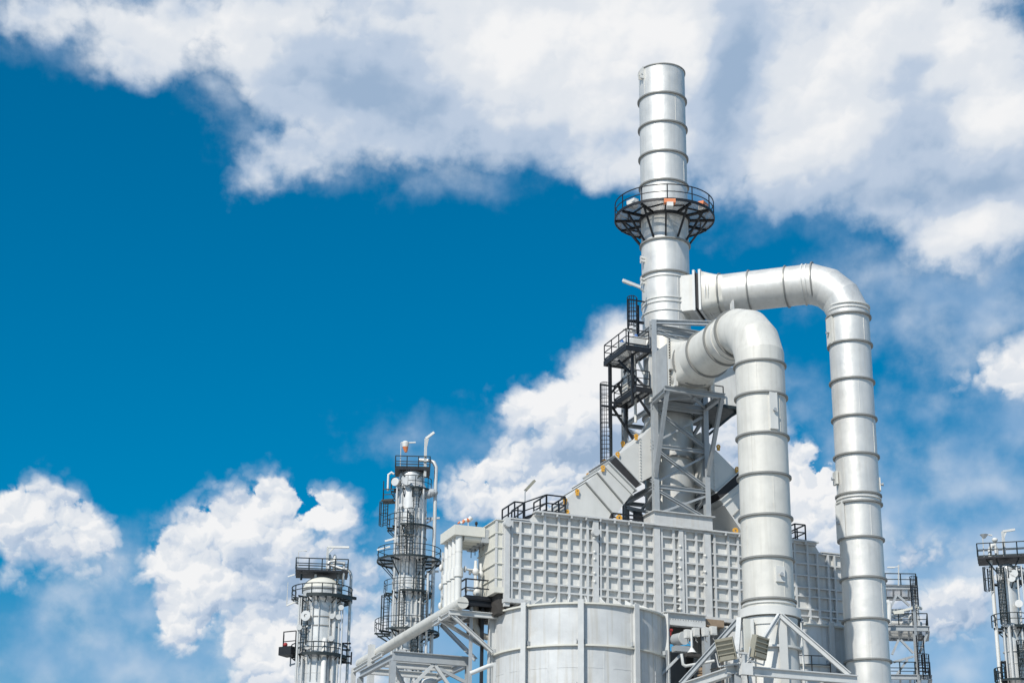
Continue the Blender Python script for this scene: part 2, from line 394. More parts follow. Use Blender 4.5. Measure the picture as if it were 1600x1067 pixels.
for y, w in ((471.2, .09), (477, .06), (486.7, .13), (530.3, .12), (587.9, .12), (645.5, .12), (704.5, .12), (765.6, .11), (771, .07), (779, .13), (834.5, .12), (897.2, .12), (961.8, .12), (1025.6, .12)):
    MB().ring((9.55, -8.3, zr(y)), (0, 0, 1), RD - .01, RD + w * 1.25, .1, 48).build('hoop', M['ringm'] if w >= .1 else M['hood'], fd)
def pipe_plate(t, c, r, ang, z0, z1, w, knob_z, m_, off=.05):
    a = radians(ang); d = V(cos(a), sin(a), 0); s = V(-d.y, d.x, 0); p = V(c[0], c[1], 0) + d * (r + off)
    b = MB(); b.bar(p + UPZ * z0, p + UPZ * z1, w, .16, d); pl = b.build('cover_plate', m_, t)
    k = MB(); q = p + d * .07 + UPZ * knob_z; k.cyl(q, q + d * .14, .08, seg=12); k.cyl(q + d * .14, q + d * .2, .13, .11, seg=12); k.build('valve_knob', M['steel'], pl)
CAMA = -116
pipe_plate(fd, (9.55, -8.3), RD, CAMA - 68, zr(531), zr(489), .75, zr(512), M['duct'])
pipe_plate(fd, (9.55, -8.3), RD, CAMA - 76, zr(748), zr(728), .6, zr(739), M['duct'], .12)
pipe_plate(fd, (9.55, -8.3), RD, CAMA - 66, zr(834), zr(776), .9, zr(810), M['wall'])
pipe_plate(fd, (9.55, -8.3), RD, CAMA + 84, zr(757), zr(737), .4, zr(747), M['duct'], .0)
zz_ = [zr(y) for y in (486.7, 530.3, 587.9, 645.5, 704.5, 765.6, 779, 834.5, 897.2, 961.8, 1025.6)]
for i, (za, zb) in enumerate(zip(zz_, zz_[1:])): weld(MB(), (9.55, -8.3), RD, zb + .06, za - .06, radians(CAMA + (40, -25, 12, 55, -45, 0, 25, -15, 48, 5)[i])).build('lap_seam', M['silver'], fd)
# saddle under its inner end
sd = MB(); q = o + dd * 4.9
for s_ in (-1, 1): sd.bar(q + ds * .9 * s_ - UPZ * 2.15, q + ds * .9 * s_ - UPZ * .95, .12, .4)
sd.bar(q - ds * 1.1 - UPZ * 2.1, q + ds * 1.1 - UPZ * 2.1, .4, .14); sd.build('saddle', M['steel_light'], fd)

# ================================================================== near flue duct
UF, VF, RF, ZF = -.88, -14.5, 1.5, 41.45
ff = thing('flue_duct', (UF, VF, 0), 'thick cream flue duct bending from the steel tower down onto a braced cone', 'duct', 'big round flue ducts')
path = elbow(V(UF, -6.5, ZF), V(UF, VF, ZF), V(UF, VF, 21.0), 3.0, 4)
MB().tube(path, RF, 56, True, True).build('pipe', M['duct'], ff)
for px, py, w in ((1053.2, 564.3, .1), (1073.8, 546.6, .1), (1100.8, 527.2, .1), (1110, 518.8, .05), (1118.5, 512, .12)):
    v = atu(px, py, UF - RF).y; MB().ring((UF, v, ZF), (0, 1, 0), RF - .01, RF + w * 1.3, .1, 56).build('hoop', M['ringm'] if w >= .1 else M['hood'], ff)
def zf(y, x=1195): return atv(x, y, VF - RF - .06).z
zz_ = [zf(y) for y in (559.7, 610, 672.6, 735.4, 799.8, 865.9, 930.9)]
for i, (za, zb) in enumerate(zip(zz_, zz_[1:])): weld(MB(), (UF, VF), RF, zb + .06, za - .06, radians(CAMA + (-12, 44, -30, 18, -52, 36)[i])).build('lap_seam', M['duct'], ff)
for y, w in ((559.7, .1), (610, .11), (672.6, .11), (735.4, .11), (799.8, .11), (865.9, .11), (930.9, .11), (936.7, .06)):
    MB().ring((UF, VF, zf(y)), (0, 0, 1), RF - .01, RF + w * 1.3, .1, 56).build('hoop', M['ringm'] if w >= .1 else M['hood'], ff)
MB().ring((UF, VF, zf(951)), (0, 0, 1), RF - .1, RF + .33, .5, 56).build('base_flange', M['hood'], ff)
zfl = zf(957)
MB().lathe((UF, VF), [(RF + .17, zfl - .1), (RF + .17, zfl - .55), (RF + .1, zfl - .55), (RF + .12, zfl - 2.2), (RF + .25, zfl - 4.2), (RF + .3, 0)], 56).build('cone', M['hood'], ff)
MB().ring((UF, VF, zf(1007)), (0, 0, 1), RF + .1, RF + .36, .12, 56).build('hoop', M['hood'], ff)
for k in range(6):
    a = radians(CAMA + 20 + 60 * k); d = V(cos(a), sin(a), 0); c = V(UF, VF, 0)
    MB().bar(c + d * (RF + .33) + UPZ * (zfl - .3), c + d * (RF + .4) + UPZ * (zfl - 6), .5, .06, d).build('stiffener_fin', M['hood'], ff)
pipe_plate(ff, (UF, VF), RF, CAMA + 24, zf(668), zf(611), .5, zf(639), M['hood'])
pipe_plate(ff, (UF, VF), RF, CAMA + 24, zf(906), zf(882), .55, zf(895), M['hood'])
# bolted opening on the tower face
o2 = V(UF, 0, ZF)
t_ = MB(); loft(t_, square_ring(V(UF, -5.3, ZF), V(1, 0, 0), UPZ, 1.5, 1.5), circle_ring(V(UF, -6.5, ZF), V(1, 0, 0), UPZ, RF)); t_.build('transition', M['duct'], ff)
fl = MB(); fl.box(UF - 1.68, UF - 1.5, -5.36, -5.2, ZF - 1.68, ZF + 1.68).box(UF + 1.5, UF + 1.68, -5.36, -5.2, ZF - 1.68, ZF + 1.68).box(UF - 1.5, UF + 1.5, -5.36, -5.2, ZF + 1.5, ZF + 1.68).box(UF - 1.5, UF + 1.5, -5.36, -5.2, ZF - 1.68, ZF - 1.5)
fo = fl.build('joint_flange', M['duct'], ff)
bolts = MB()
for k in range(18): z = ZF - 1.6 + 3.2 * k / 17; bolts.bar((UF - 1.6, -5.42, z), (UF - 1.6, -5.36, z), .08)
bolts.build('bolts', M['dark'], fo)
MB().box(UF - 1.46, UF + 1.46, -5.2, -4.7, ZF - 1.46, ZF + 1.46).build('bellows', M['rubber'], ff)
MB().box(UF - 1.38, UF + 1.6, -4.7, -1.0, ZF - 1.6, ZF + 1.6).build('inlet_box', M['steel'], ff)  # darker grey than the duct, painting in shade from platforms and duct

# braced base frame under the near duct
bf = thing('duct_support_frame', (UF, VF, 0), 'pale grey steel base frame with raking struts clamped round the foot of the front duct', 'steel frame')
zb0 = atv(1150, 1046, -17.6).z
A = V(*atv(1150, 1046, -17.6)); B = V(*atv(1327, 1058, -17.6)); B.z = A.z; Cc = V(A.x, -10.8, A.z); D = V(B.x, -10.8, A.z)
for n_, (p, q) in (('beam', (A - V(.6, 0, 0), B + V(.5, 0, 0))), ('beam', (A - V(0, .3, 0), Cc + V(0, .4, 0))), ('beam', (B, D)), ('beam', (Cc, D))):
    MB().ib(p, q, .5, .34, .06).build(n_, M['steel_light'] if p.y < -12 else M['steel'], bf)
for p in (A, B, Cc, D): MB().ib(V(p.x, p.y, 0), V(p.x, p.y, p.z - .26), .42, .4, .06).build('column', M['steel'], bf)
cF = V(UF, VF, zfl - .1)
def fp(ang): a = radians(ang); return cF + V(cos(a), sin(a), 0) * (RF + .35)
for ang, q, w in ((CAMA + 16, B, .3), (CAMA - 88, Cc, .3), (CAMA + 14, A + V(.7, 0, 0), .22), (CAMA - 74, A, .34), (CAMA + 80, D, .3), (CAMA + 100, B + V(-1.5, 4, 0), .3)):
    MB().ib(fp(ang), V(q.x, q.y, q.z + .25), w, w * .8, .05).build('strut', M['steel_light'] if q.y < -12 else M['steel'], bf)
MB().bar(A + V(-.5, -.35, .9), A + V(1.6, -.35, .9), .1, .1).bar(A + V(.3, -.3, .2), A + V(.3, -.3, .9), .14).build('lamp_bracket', M['steel_light'], bf)
MB().box(A.x - .05, A.x + .65, A.y - .75, A.y - .42, A.z - .35, A.z + .3).build('junction_box', M['wall'], bf)
MB().tube([A + V(.4, -.6, -.35), A + V(.42, -.6, -1.0), A + V(.8, -.5, -1.6), A + V(1.3, -.4, -1.7)], .035, 8).build('cable', M['black'], bf)
MB().box(A.x + .55, A.x + .95, A.y - .1, A.y + .02, A.z + .95, A.z + 2.9).build('mast_plate', M['cream'], bf)
# two floodlights, seen from the back
def floodlight(c, yaw, tilt, lab, roll):
    t = thing('floodlight', c, lab, 'floodlight', 'floodlights on the base frame')
    Rm = Matrix.Translation(V(*c)) @ Matrix.Rotation(radians(yaw), 4, 'Z') @ Matrix.Rotation(radians(tilt), 4, 'X') @ Matrix.Rotation(radians(roll), 4, 'Y')
    def put(mb): mb.v = [Rm @ p for p in mb.v]; return mb
    put(MB().box(-.5, .5, -.12, .2, -.62, .62)).build('housing', M['khaki'], t)
    f_ = MB()
    for k in range(4): f_.box(-.46, .46, -.24, -.118, -.25 + k * .25, -.19 + k * .25)
    f_.box(-.5, -.46, -.2, -.118, -.62, .62).box(.46, .5, -.2, -.118, -.62, .62).box(-.4, .4, -.26, -.118, -.56, -.33)
    put(f_).build('cooling_fins', M['khaki'], t)
    put(MB().bar((-.62, .05, -.1), (-.62, .05, -.85), .06).bar((.62, .05, -.1), (.62, .05, -.85), .06).bar((-.62, .05, -.85), (.62, .05, -.85), .08)).build('yoke', M['steel_light'], t)
    return t
p = atv(1134.5, 1014, -18.1); floodlight(p, -35, 16, 'khaki finned floodlight on the left of the mast plate, tilted to the left', -9)
p = atv(1186, 1011, -18.1); floodlight(p, 16, 10, 'khaki finned floodlight on the right of the mast plate, in front of the cone', 6)

# ================================================================== heater box with its stiffened wall
VW = -2.5; ZR = 31.05
hb = thing('heater_box', (-.3, 0, 25.3), 'long grey heater box with a grid of square ribs over its front wall', 'heater')
zrow = [atv(822.7, y, VW).z for y in (814.7, 833.5, 853, 872.8, 887.5, 908.4, 920, 938)]
zbot = 25.25
uL = atv(790, 880, VW).x; uR = atv(1322, 900, VW).x
uSL = atv(837, 803, VW).x; uSR = atv(1275, 850, VW).x
zsh = zrow[0] + .07
wallp = MB(); wallp.prism([(uL, zbot), (uR, zbot), (uR, zsh), (uSR + .4, zsh), (uSR, ZR), (uSL, ZR), (uSL - .4, zsh), (uL, zsh)], 'v', VW + .23, 2.5)
wall = wallp.build('wall', M['wall'], hb)
vert = [(799.8, 880, .17), (812.8, 880, .16), (832.7, 880, .18), (851.5, 880, .18), (873.5, 880, .18), (889.8, 880, .18), (908.2, 880, .16), (918.6, 880, .17),
        (938.9, 880, .13), (949.5, 880, .17), (967.5, 880, .18), (986.3, 880, .18), (1007.5, 880, .18),
        (1034.8, 880, .16), (1053.6, 880, .18), (1071.5, 880, .18), (1089, 880, .17), (1117.6, 880, .17), (1139, 880, .18), (1154.3, 880, .16), (1176, 884, .18), (1197, 884, .18), (1213, 884, .18), (1229, 884, .16),
        (1243.2, 887, .17), (1263.3, 887, .17), (1278.2, 887, .17), (1294.8, 887, .17), (1304.7, 887, .15)]
for x, y, w in vert:
    u = atv(x, y, VW).x; top = ZR - .12 if uSL < u < uSR else zsh - .1
    w *= .86; MB().box(u - w / 2, u + w / 2, VW, VW + .25, zbot + .1, top).build('rib', M['rib'], wall)
for z in zrow: MB().box(uL + .02, uR - .02, VW + .006, VW + .25, z - .05, z + .05).build('rib', M['rib'], wall)
for x, w in ((792.3, .34), (930.5, .38), (1026.3, .46), (1064.4, .32), (1105.2, .5)):
    u = atv(x, 880, VW).x; top = ZR - .1 if u > uSL else zsh + .02
    MB().box(u - w / 2, u + w / 2, VW - .1, VW + .2, zbot - .4, top).build('wall_column', M['rib'], hb)
tf = MB().box(uSL - .1, uSR + .1, VW - .25, VW + .35, ZR, ZR + .1).box(uSL - .02, uSR + .02, VW - .02, VW + .3, ZR - .14, ZR - .002).build('top_flange', M['rib'], hb)
MB().box(uL, uSL - .4, VW - .05, VW + .3, zsh + .002, zsh + .08).build('shoulder_flange', M['rib'], hb); MB().box(uSR + .4, uR, VW - .05, VW + .3, zsh + .002, zsh + .08).build('shoulder_flange', M['rib'], hb)
MB().box(uL - .1, uR + .1, VW - .2, VW + .3, zbot - .16, zbot + .1).build('bottom_flange', M['rib'], hb)
for x, y in ((794.2, 816.7), (931.7, 830.8)):
    p = atv(x, y, VW - .35); MB().cyl(p + V(0, -.05, 0), p + V(0, .3, 0), .245, seg=24).build('end_cap', M['rib'], hb)
for x, ys in ((927, (840, 862, 873, 895, 908)), (1061, (853, 872, 887, 905, 918, 938, 951)), (1100, (868, 893, 911))):
    for y in ys:
        p = atv(x, y, VW + .1); MB().cyl(p + V(0, .1, 0), p + V(0, -.18, 0), .09, seg=10).ball(p + V(0, -.2, -.05), .1, 1, 8, 6).build('sight_port', M['white'], wall)
# clip plates and rust streaked name plates between the ribs
for x, y in ((863, 905), (863, 888), (863, 850), (998, 860), (998, 917), (1143, 876), (1127, 930), (1250, 893)):
    p = atv(x, y, VW + .19); MB().box(p.x - .3, p.x + .3, VW + .215, VW + .25, p.z - .2, p.z + .2).build('patch_plate', M['hood'], wall)
for i in range(40):
    u = uSL + .4 + (uSR - uSL - .8) * i / 39
    if -3 < u < 2.2: continue
    if i % 2 == 0: MB().box(u - .05, u + .05, VW - .24, VW - .05, ZR - .16, ZR - .004).build('clip', M['rib'], tf)

# header box bolted on the left end
u0 = atv(775.5, 850, -2.2).x
he = thing('header_box', (u0, 0, 25), 'cream panelled end box on the left of the ribbed heater wall, fed by four pipes', 'header box')
zt, zbm = atv(776, 812.5, -2.2).z, atv(776, 917, -2.2).z
vb = atu(748, 850, u0).y
pan = MB().box(u0, uL + .1, -2.2, vb, zbm, zt).build('panel', M['cream'], he)
for y in (832, 854.5, 879.5, 902.5):
    z = atv(776, y, -2.2).z; MB().box(u0 - .08, uL + .002, -2.28, vb + .05, z - .03, z + .03).build('seam_flange', M['cream'], pan)
MB().box(u0 - .1, uL + .003, -2.3, vb + .08, zt, zt + .05).build('lid', M['cream'], he)
MB().box(u0 - .06, u0 + .06, -2.26, -2.14, zbm, zt - .002).box(uL - .14, uL - .02, -2.26, -2.16, zbm, zt - .002).build('corner_post', M['rib'], he)
MB().box(u0 - .1, uL + .1, -2.35, vb, zbm - .35, zbm - .002).build('base_beam', M['cream'], he)
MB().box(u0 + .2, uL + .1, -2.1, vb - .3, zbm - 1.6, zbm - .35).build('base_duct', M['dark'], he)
MB().cyl((u0 + .5, -2.21, zt - .55), (u0 + .5, -2.24, zt - .55), .25, seg=20).build('inspection_cover', M['cream'], he)

# ================================================================== two round fired heaters below
def fired_heater(uc, vc, zrim, lab, off):
    t = thing('fired_heater', (uc, vc, 0), lab, 'heater', 'round fired heaters under the box')
    r = 5.55
    MB().lathe((uc, vc), [(r, 0), (r, zrim), (r - .1, zrim), (r - .1, zrim - .2), (2.0, zrim + .35), (.01, zrim + .35)], 90).build('shell', M['shell'], t)
    for z in (zrim - .06, zrim - 2.62, zrim - 5.2, zrim - 7.8): MB().ring((uc, vc, z), (0, 0, 1), r - .01, r + .2, .1, 90).build('ring_flange', M['cream'] if z > zrim - 6 else M['rib'], t)
    for k in range(10):
        w_ = MB(); weld(w_, (uc, vc), r, zrim - 5.1, zrim - 2.72, radians(off + 36 * k + 15 + 7 * (k % 3))); w_.build('lap_seam', M['shell'], t)
        MB().ring((uc, vc, zrim - 3.95), (0, 0, 1), r - .01, r + .012, .04, 12, radians(off + 36 * k + 3), radians(off + 36 * k + 33)).build('lap_seam', M['shell'], t)
        a = radians(off + 36 * k); d = V(cos(a), sin(a), 0); c = V(uc, vc, 0)
        b = MB(); b.ib(c + d * (r + .2), c + d * (r + .2) + UPZ * (zrim + .12), .44, .36, .05, d); sc = b.build('shell_column', M['steel_light'], t)
        for j, z in enumerate((zrim - 2.6, zrim - 5.2)):
            s = V(-d.y, d.x, 0); g = MB()
            for q in (-1, 1): g.box(-.04, .04, -.04, .04, 0, .01) if False else g.bar(c + d * (r + .12) + s * .24 * q + UPZ * (z + .08), c + d * (r + .12) + s * .24 * q + UPZ * (z + .34), .05, .22, d)
            g.build('bolt_plate', M['steel'], sc)
    for k in range(30):
        a = radians(off + 12 * k + 4); d = V(cos(a), sin(a), 0); s = V(-d.y, d.x, 0); c = V(uc, vc, 0)
        p0, p1 = c + d * (r - .02) + UPZ * (zrim + .02), c + d * (r - 1.1) + UPZ * (zrim + .02)
        q1 = c + d * (r - 1.1) + UPZ * (zrim + .62)
        MB().add([p0 - s * .03, p1 - s * .03, q1 - s * .03, p0 + s * .03, p1 + s * .03, q1 + s * .03], [(0, 1, 2), (3, 5, 4), (0, 2, 5, 3), (0, 3, 4, 1), (1, 4, 5, 2)]).build('roof_gusset', M['white'], t)
    return t
VC = -.9
zr1 = atv(903, 937.8, VC - 5.6).z
uc1 = atv(903, 1000, VC).x
uc2 = uc1 + 14.7
fired_heater(uc1, VC, zr1, 'round grey fired heater in front, left of the gap, with bolted upright columns', CAMA + 4.4)
fired_heater(uc2, VC, zr1 - .08, 'round grey fired heater on the right, half hidden behind the front duct', CAMA + 30)
# heat shield beam bridging the gap between the two round heaters
gb = thing('bridge_beam', (0, -5, 24.4), 'rust stained riveted girder spanning the dark gap between the two round heaters', 'girder')
ga, gc = atv(1036, 957, -3.6), atv(1102, 967, -3.6)
MB().ib(V(ga.x, -3.6, ga.z - .35), V(gc.x, -3.6, ga.z - .35), .85, .5, .06).build('beam', M['steel_light'], gb)
b = MB()
for k in range(14): x = ga.x + .3 + (gc.x - ga.x - .6) * k / 13; b.cyl((x, -3.64, ga.z - .35), (x, -3.58, ga.z - .35), .035, seg=6)
b.build('rivets', M['ringm'], gb)
MB().box(gc.x - .1, gc.x + 1.4, -3.5, -2.7, ga.z - .55, ga.z - .1).build('end_box', M['brown'], gb)
for x in (ga.x - .05, gc.x + .05): MB().ib(V(x, -3.5, 0), V(x, -3.5, ga.z - .78), .4, .4, .05).build('column', M['steel'], gb)
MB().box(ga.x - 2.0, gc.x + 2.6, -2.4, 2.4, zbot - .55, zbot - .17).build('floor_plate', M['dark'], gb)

# things in the gap: burner plenum, catwalk, steelwork
bp = thing('air_plenum', (0, 2, 0), 'dark wall of the burner plenum deep in the gap between the round heaters', 'plenum')
MB().box(1.2, 3.2, 0.5, 3, 0, 24.0).build('plenum_wall', M['dark'], bp)  # plain dark box closing the back of the gap
dr = thing('silencer_drum', (0, -4.4, 0), 'small pale drum with a flat end in the gap between the round heaters', 'drum')
p = atv(1068, 996.5, -5.4); q = p + V(-.2, .8, 0)
MB().cyl(p, q, .38, seg=24).build('shell', M['steel'], dr); d = (p - q).normalized()  # grey body tone stands in for the partial shade in the gap
MB().cyl(p, p + d * .06, .42, seg=24).build('end_flange', M['hood'], dr)
MB().cyl(q, q - d * .3 + V(-.3, 0, 0), .24, seg=16).build('nozzle', M['steel'], dr)
MB().box(q.x - .4, p.x + .5, p.y - .1, p.y + .5, p.z - .85, p.z - .5).bar(V(p.x, p.y + .2, p.z - .9), V(p.x - 1.5, p.y + 1.0, p.z - 2.6), .16).bar(V(q.x - .6, q.y, 0), V(q.x - .6, q.y, p.z - .7), .25).build('support', M['steel'], dr)
MB().tube([q + V(-.3, 0, .25), q + V(-.3, 0, .6)], .06, 8).cyl(q + V(-.42, 0, .6), q + V(-.18, 0, .6), .1, seg=10).build('hand_wheel', M['red'], dr)
for i, (x, y, lab) in enumerate(((1074.5, 990, 'white instrument box hanging nearest the drum end'), (1087, 987.5, 'white instrument box second from the drum, on the catwalk rail'), (1102, 987, 'white instrument box third from the drum, against the round heater'), (1114, 985, 'white instrument box nearest the front duct'))):
    p = atv(x, y, -8.0)
    t = thing('instrument_box', p, lab, 'instrument box', 'white instrument boxes on the catwalk rail')
    MB().box(p.x - .2, p.x + .2, p.y - .15, p.y + .15, p.z - .26, p.z + .26).build('case', M['white'], t)
    MB().box(p.x - .15, p.x + .15, p.y - .17, p.y - .152, p.z - .2, p.z + .2).build('cover', M['hood'], t)
    MB().tube([p + V(0, 0, -.26), p + V(0, 0, -.5), p + V(.1, -.05, -.62)], .035, 8).build('conduit', M['ringm'], t)
cw = thing('catwalk', (4, -8, 0), 'rusty curved catwalk with a thin handrail passing in front of the right round heater', 'catwalk')
za = atv(1085, 1036, -8.2).z
MB().ring((uc2, VC, za), (0, 0, 1), 5.9, 7.4, .16, 40, radians(-172), radians(-95)).build('deck', M['brown'], cw)
r_ = MB(); pts = arc((uc2, VC), 7.3, za, radians(-172), radians(-95), 16)
for a, c in zip(pts, pts[1:]):
    for h in (.6, 1.15): r_.bar(a + V(0, 0, h), c + V(0, 0, h), .05)
for a in pts[::2]: r_.bar(a, a + V(0, 0, 1.15), .05)
r_.build('railing', M['dark'], cw)
for a in (-165, -140, -115): d = V(cos(radians(a)), sin(radians(a)), 0); MB().bar(V(uc2, VC, 0) + d * 6.9, V(uc2, VC, za - .08) + d * 6.9, .22).build('post', M['steel'], cw)
MB().tube([atv(1065, 1021, -8.8), atv(1067, 1037, -8.8), atv(1071, 1040, -8.8), atv(1116, 1032, -9.2)], .09, 10).build('hand_pipe', M['white'], cw)
hy = thing('drain_valve', atv(1081, 1018, -8.4), 'white drain valve on a bent stem beside the instrument boxes', 'valve')
p = V(*atv(1081, 1018, -8.4)); MB().tube([p + V(0, 0, 1.3), p], .07, 8).build('stem', M['white'], hy); MB().cyl(p + V(0, 0, -.05), p + V(0, 0, .25), .28, .08, seg=14).build('body', M['white'], hy); MB().box(p.x - .4, p.x + .5, p.y - .2, p.y + .2, p.z - .3, p.z - .1).build('flange', M['dark'], hy)
gs = thing('pipe_scaffold', (-1.6, -1, 0), 'dark upright pipes and rungs seen through the gap beside the front round heater', 'scaffold')
b = MB()
for i in range(5): x = -2.1 + i * .55; b.bar((x, 1.5, 0), (x, 1.5, 23.0), .1)
for i in range(30): b.bar((-2.2, 1.5, 5 + i * .6), (.4, 1.5, 5 + i * .6), .07)
b.build('bars', M['blue'] if False else M['black'], gs)
gp = thing('riser_pipe', (.6, -1, 0), 'thick brown riser pipe at the bottom of the gap between the round heaters', 'pipe')
MB().cyl((.75, -2.6, 0), (.75, -2.6, 22.0), .22, seg=14).build('pipe', M['brown'], gp); MB().cyl((1.5, -4, 0), (1.5, -4, 22.9), .1, seg=10).build('conduit', M['dark'], gp)
for z in (19.5, 20.5, 21.5): MB().ring((.75, -2.6, z), (0, 0, 1), .21, .3, .1, 16).build('flange', M['brown'], gp)

# ================================================================== steel tower round the stack
TU0, TU1, TV0, TV1 = -2.27, 1.5, -2.5, 2.2
tw = thing('steel_tower', (-.4, 0, 30.6), 'grey braced steel tower standing on the heater roof round the foot of the stack', 'steel tower')
def zl(y, x=1021): return atv(x, y, TV0).z
zT = zl(501)
ZL = [31.6, zl(759), zl(696), zl(634), zl(571), zT - .4]
for u in (TU0, TU1):
    for v in (TV0, TV1):
        MB().ib(V(u, v, 31.25), V(u, v, zT if u < 0 else zT - .3), .4, .36, .05).build('column', M['steel'], tw)
def face_bars(z0, z1, p, q, cross=True, w=.2):
    b = MB()
    P = lambda c, z: V(c[0], c[1], z)
    if cross:
        b.ib(P(p, z1 - .25), P(q, z0 + .25), w, w, .05); o = V(q[1] - p[1], p[0] - q[0], 0).normalized() * .06
        b.bar(P(p, z0 + .25) - o, P(q, z1 - .25) - o, w * .8, w * .7)
    return b
for z in ZL[1:4] + ZL[5:]:
    for p, q in (((TU0, TV0), (TU1, TV0)), ((TU0, TV0), (TU0, TV1)), ((TU1, TV0), (TU1, TV1)), ((TU0, TV1), (TU1, TV1))):
        MB().ib(V(p[0], p[1], z), V(q[0], q[1], z), .26, .22, .04).build('beam', M['steel'], tw)
for z0, z1 in ((ZL[0], ZL[1]), (ZL[1], ZL[2]), (ZL[2], ZL[3])):
    for p, q in (((TU0, TV0 - .05), (TU1, TV0 - .05)), ((TU0, TV1), (TU1, TV1)), ((TU1, TV0), (TU1, TV1)), ((TU0, TV1), (TU0, TV0))):
        face_bars(z0, z1, p, q).build('brace', M['steel'], tw)
# base collar sitting on the roof edge
zc0 = ZR + .105
MB().box(TU0 - .25, TU1 + .25, TV0 - .22, TV0 + .12, zc0, zc0 + .82).box(TU0 - .25, TU0 + .1, TV0 + .122, TV1, zc0, zc0 + .82).box(TU1 - .1, TU1 + .25, TV0 + .122, TV1, zc0, zc0 + .82).build('base_collar', M['rib'], tw)
MB().box(TU0 - .38, TU1 + .38, TV0 - .4, TV0 + .2, zc0 + .822, zc0 + .88).box(TU0 - .38, TU0 + .2, TV0 + .202, TV1 + .1, zc0 + .822, zc0 + .88).build('collar_cap', M['rib'], tw)
# outrigger that carries the near duct
A1, B1 = V(*atv(1043, 607, -5.4)), V(*atv(1128, 616, -5.4)); B1.z = A1.z; zo = A1.z
for p, q in ((A1 - V(.25, 0, 0), B1 + V(.2, 0, 0)), (V(TU0 - .1, TV0, zo), V(A1.x, A1.y, zo)), (V(TU1, TV0, zo), V(B1.x, B1.y, zo)), (V(TU0, TV0, zo - .02), V(TU1, TV0, zo - .02))):
    MB().ib(p, q, .34, .28, .05).build('outrigger_beam', M['steel'], tw)
MB().bar(V(TU0, TV0 - .2, zo), V(B1.x - 1, B1.y + .2, zo), .14).bar(V(TU1, TV0 - .2, zo), V(A1.x + 1.5, A1.y + .2, zo), .14).build('outrigger_brace', M['steel'], tw)
for a, px, py in ((A1, 1024, 745), (B1, 1106, 742)):
    q = V(*atv(px, py, TV0 - .15)); MB().ib(V(a.x, a.y, zo - .1), q, .26, .24, .05).build('prop', M['steel'], tw)
MB().box(UF - 1.5, UF + 1.5, -5.2, -4.3, zo + .18, ZF - RF - .3).build('duct_saddle', M['steel'], tw) if False else None
for s_ in (-1, 1):
    b = MB(); b.box(UF + s_ * 1.3 - .1, UF + s_ * 1.3 + .1, -5.75, -5.4, zo + .172, zo + 1.6)
    if s_ < 0: b.box(UF - 1.75, UF - 1.2, -5.7, -5.45, zo + 1.3, zo + 2.0)
    b.build('duct_saddle', M['hood'], tw)
# upper cantilever frame under the far duct
zu = zT - .1; q = V(0, 0, 0) + dd * 5.2
for p, e in ((V(TU0, TV0, zu), V(q.x - ds.x * 1.2, q.y - ds.y * 1.2, zu)), (V(TU1, TV1, zu), V(q.x + ds.x * 1.2, q.y + ds.y * 1.2, zu)), (V(TU0, TV0, zu - .7), V(TU1 + 1.2, TV0 - .2, zu - .7)), (V(q.x - ds.x * 1.5, q.y - ds.y * 1.5, zu), V(q.x + ds.x * 1.5, q.y + ds.y * 1.5, zu))):
    MB().ib(p, e, .3, .28, .05).build('cantilever_beam', M['steel'], tw)
for p, e in ((V(TU0, TV0, zu - .5), V(TU1 + .9, TV0 - .2, zu - 2.0)), (V(TU0, TV0, zu - 2.3), V(TU1 + .4, TV0 - .1, zu - 2.2)), (V(TU1, TV0, zu - 3.4), V(q.x, q.y, zu - .2))):
    MB().ib(p, e, .24, .22, .04).build('cantilever_brace', M['steel'], tw)
zz0, zz1 = ZL[3] + .3, zT - 1.2
MB().box(TU0 + .35, UF - 1.66, TV0 + .05, TV0 + .25, zz0, zz1 - .9).box(UF + 1.66, TU1 - .2, TV0 + .05, TV0 + .25, zz0, zz1 - .9).build('cladding_panel', M['wall'], tw)

# wind screen and small deck on the right flank of the tower
ws = thing('wind_screen', (2.6, -1, 36), 'grey sheet metal wind screen on a dark bracket deck, half hidden behind the front duct', 'screen')
za, zb_ = atv(1136, 637, -2.2).z, atv(1140, 574, -2.2).z
x1 = atv(1155, 620, -2.0).x
MB().box(TU1 + .6, x1, -2.3, -2.22, za + .15, zb_).build('sheet', M['wall'], ws)
MB().box(TU1 + .2, x1 + .02, -2.5, 2.0, za - .12, za + .1).build('deck', M['darkgreen'], ws)
for v in (-2.0, 1.6): MB().bar((TU1 + .2, v, za - 2.3), (x1 - .3, v, za - .15), .16).build('brace', M['darkgreen'], ws)
b = MB(); rail(b, [(TU1 + .4, -2.7, za + .1), (x1 - 1.6, -2.7, za + .1)], 1.2, toe=0); b.build('railing', M['black'], ws)

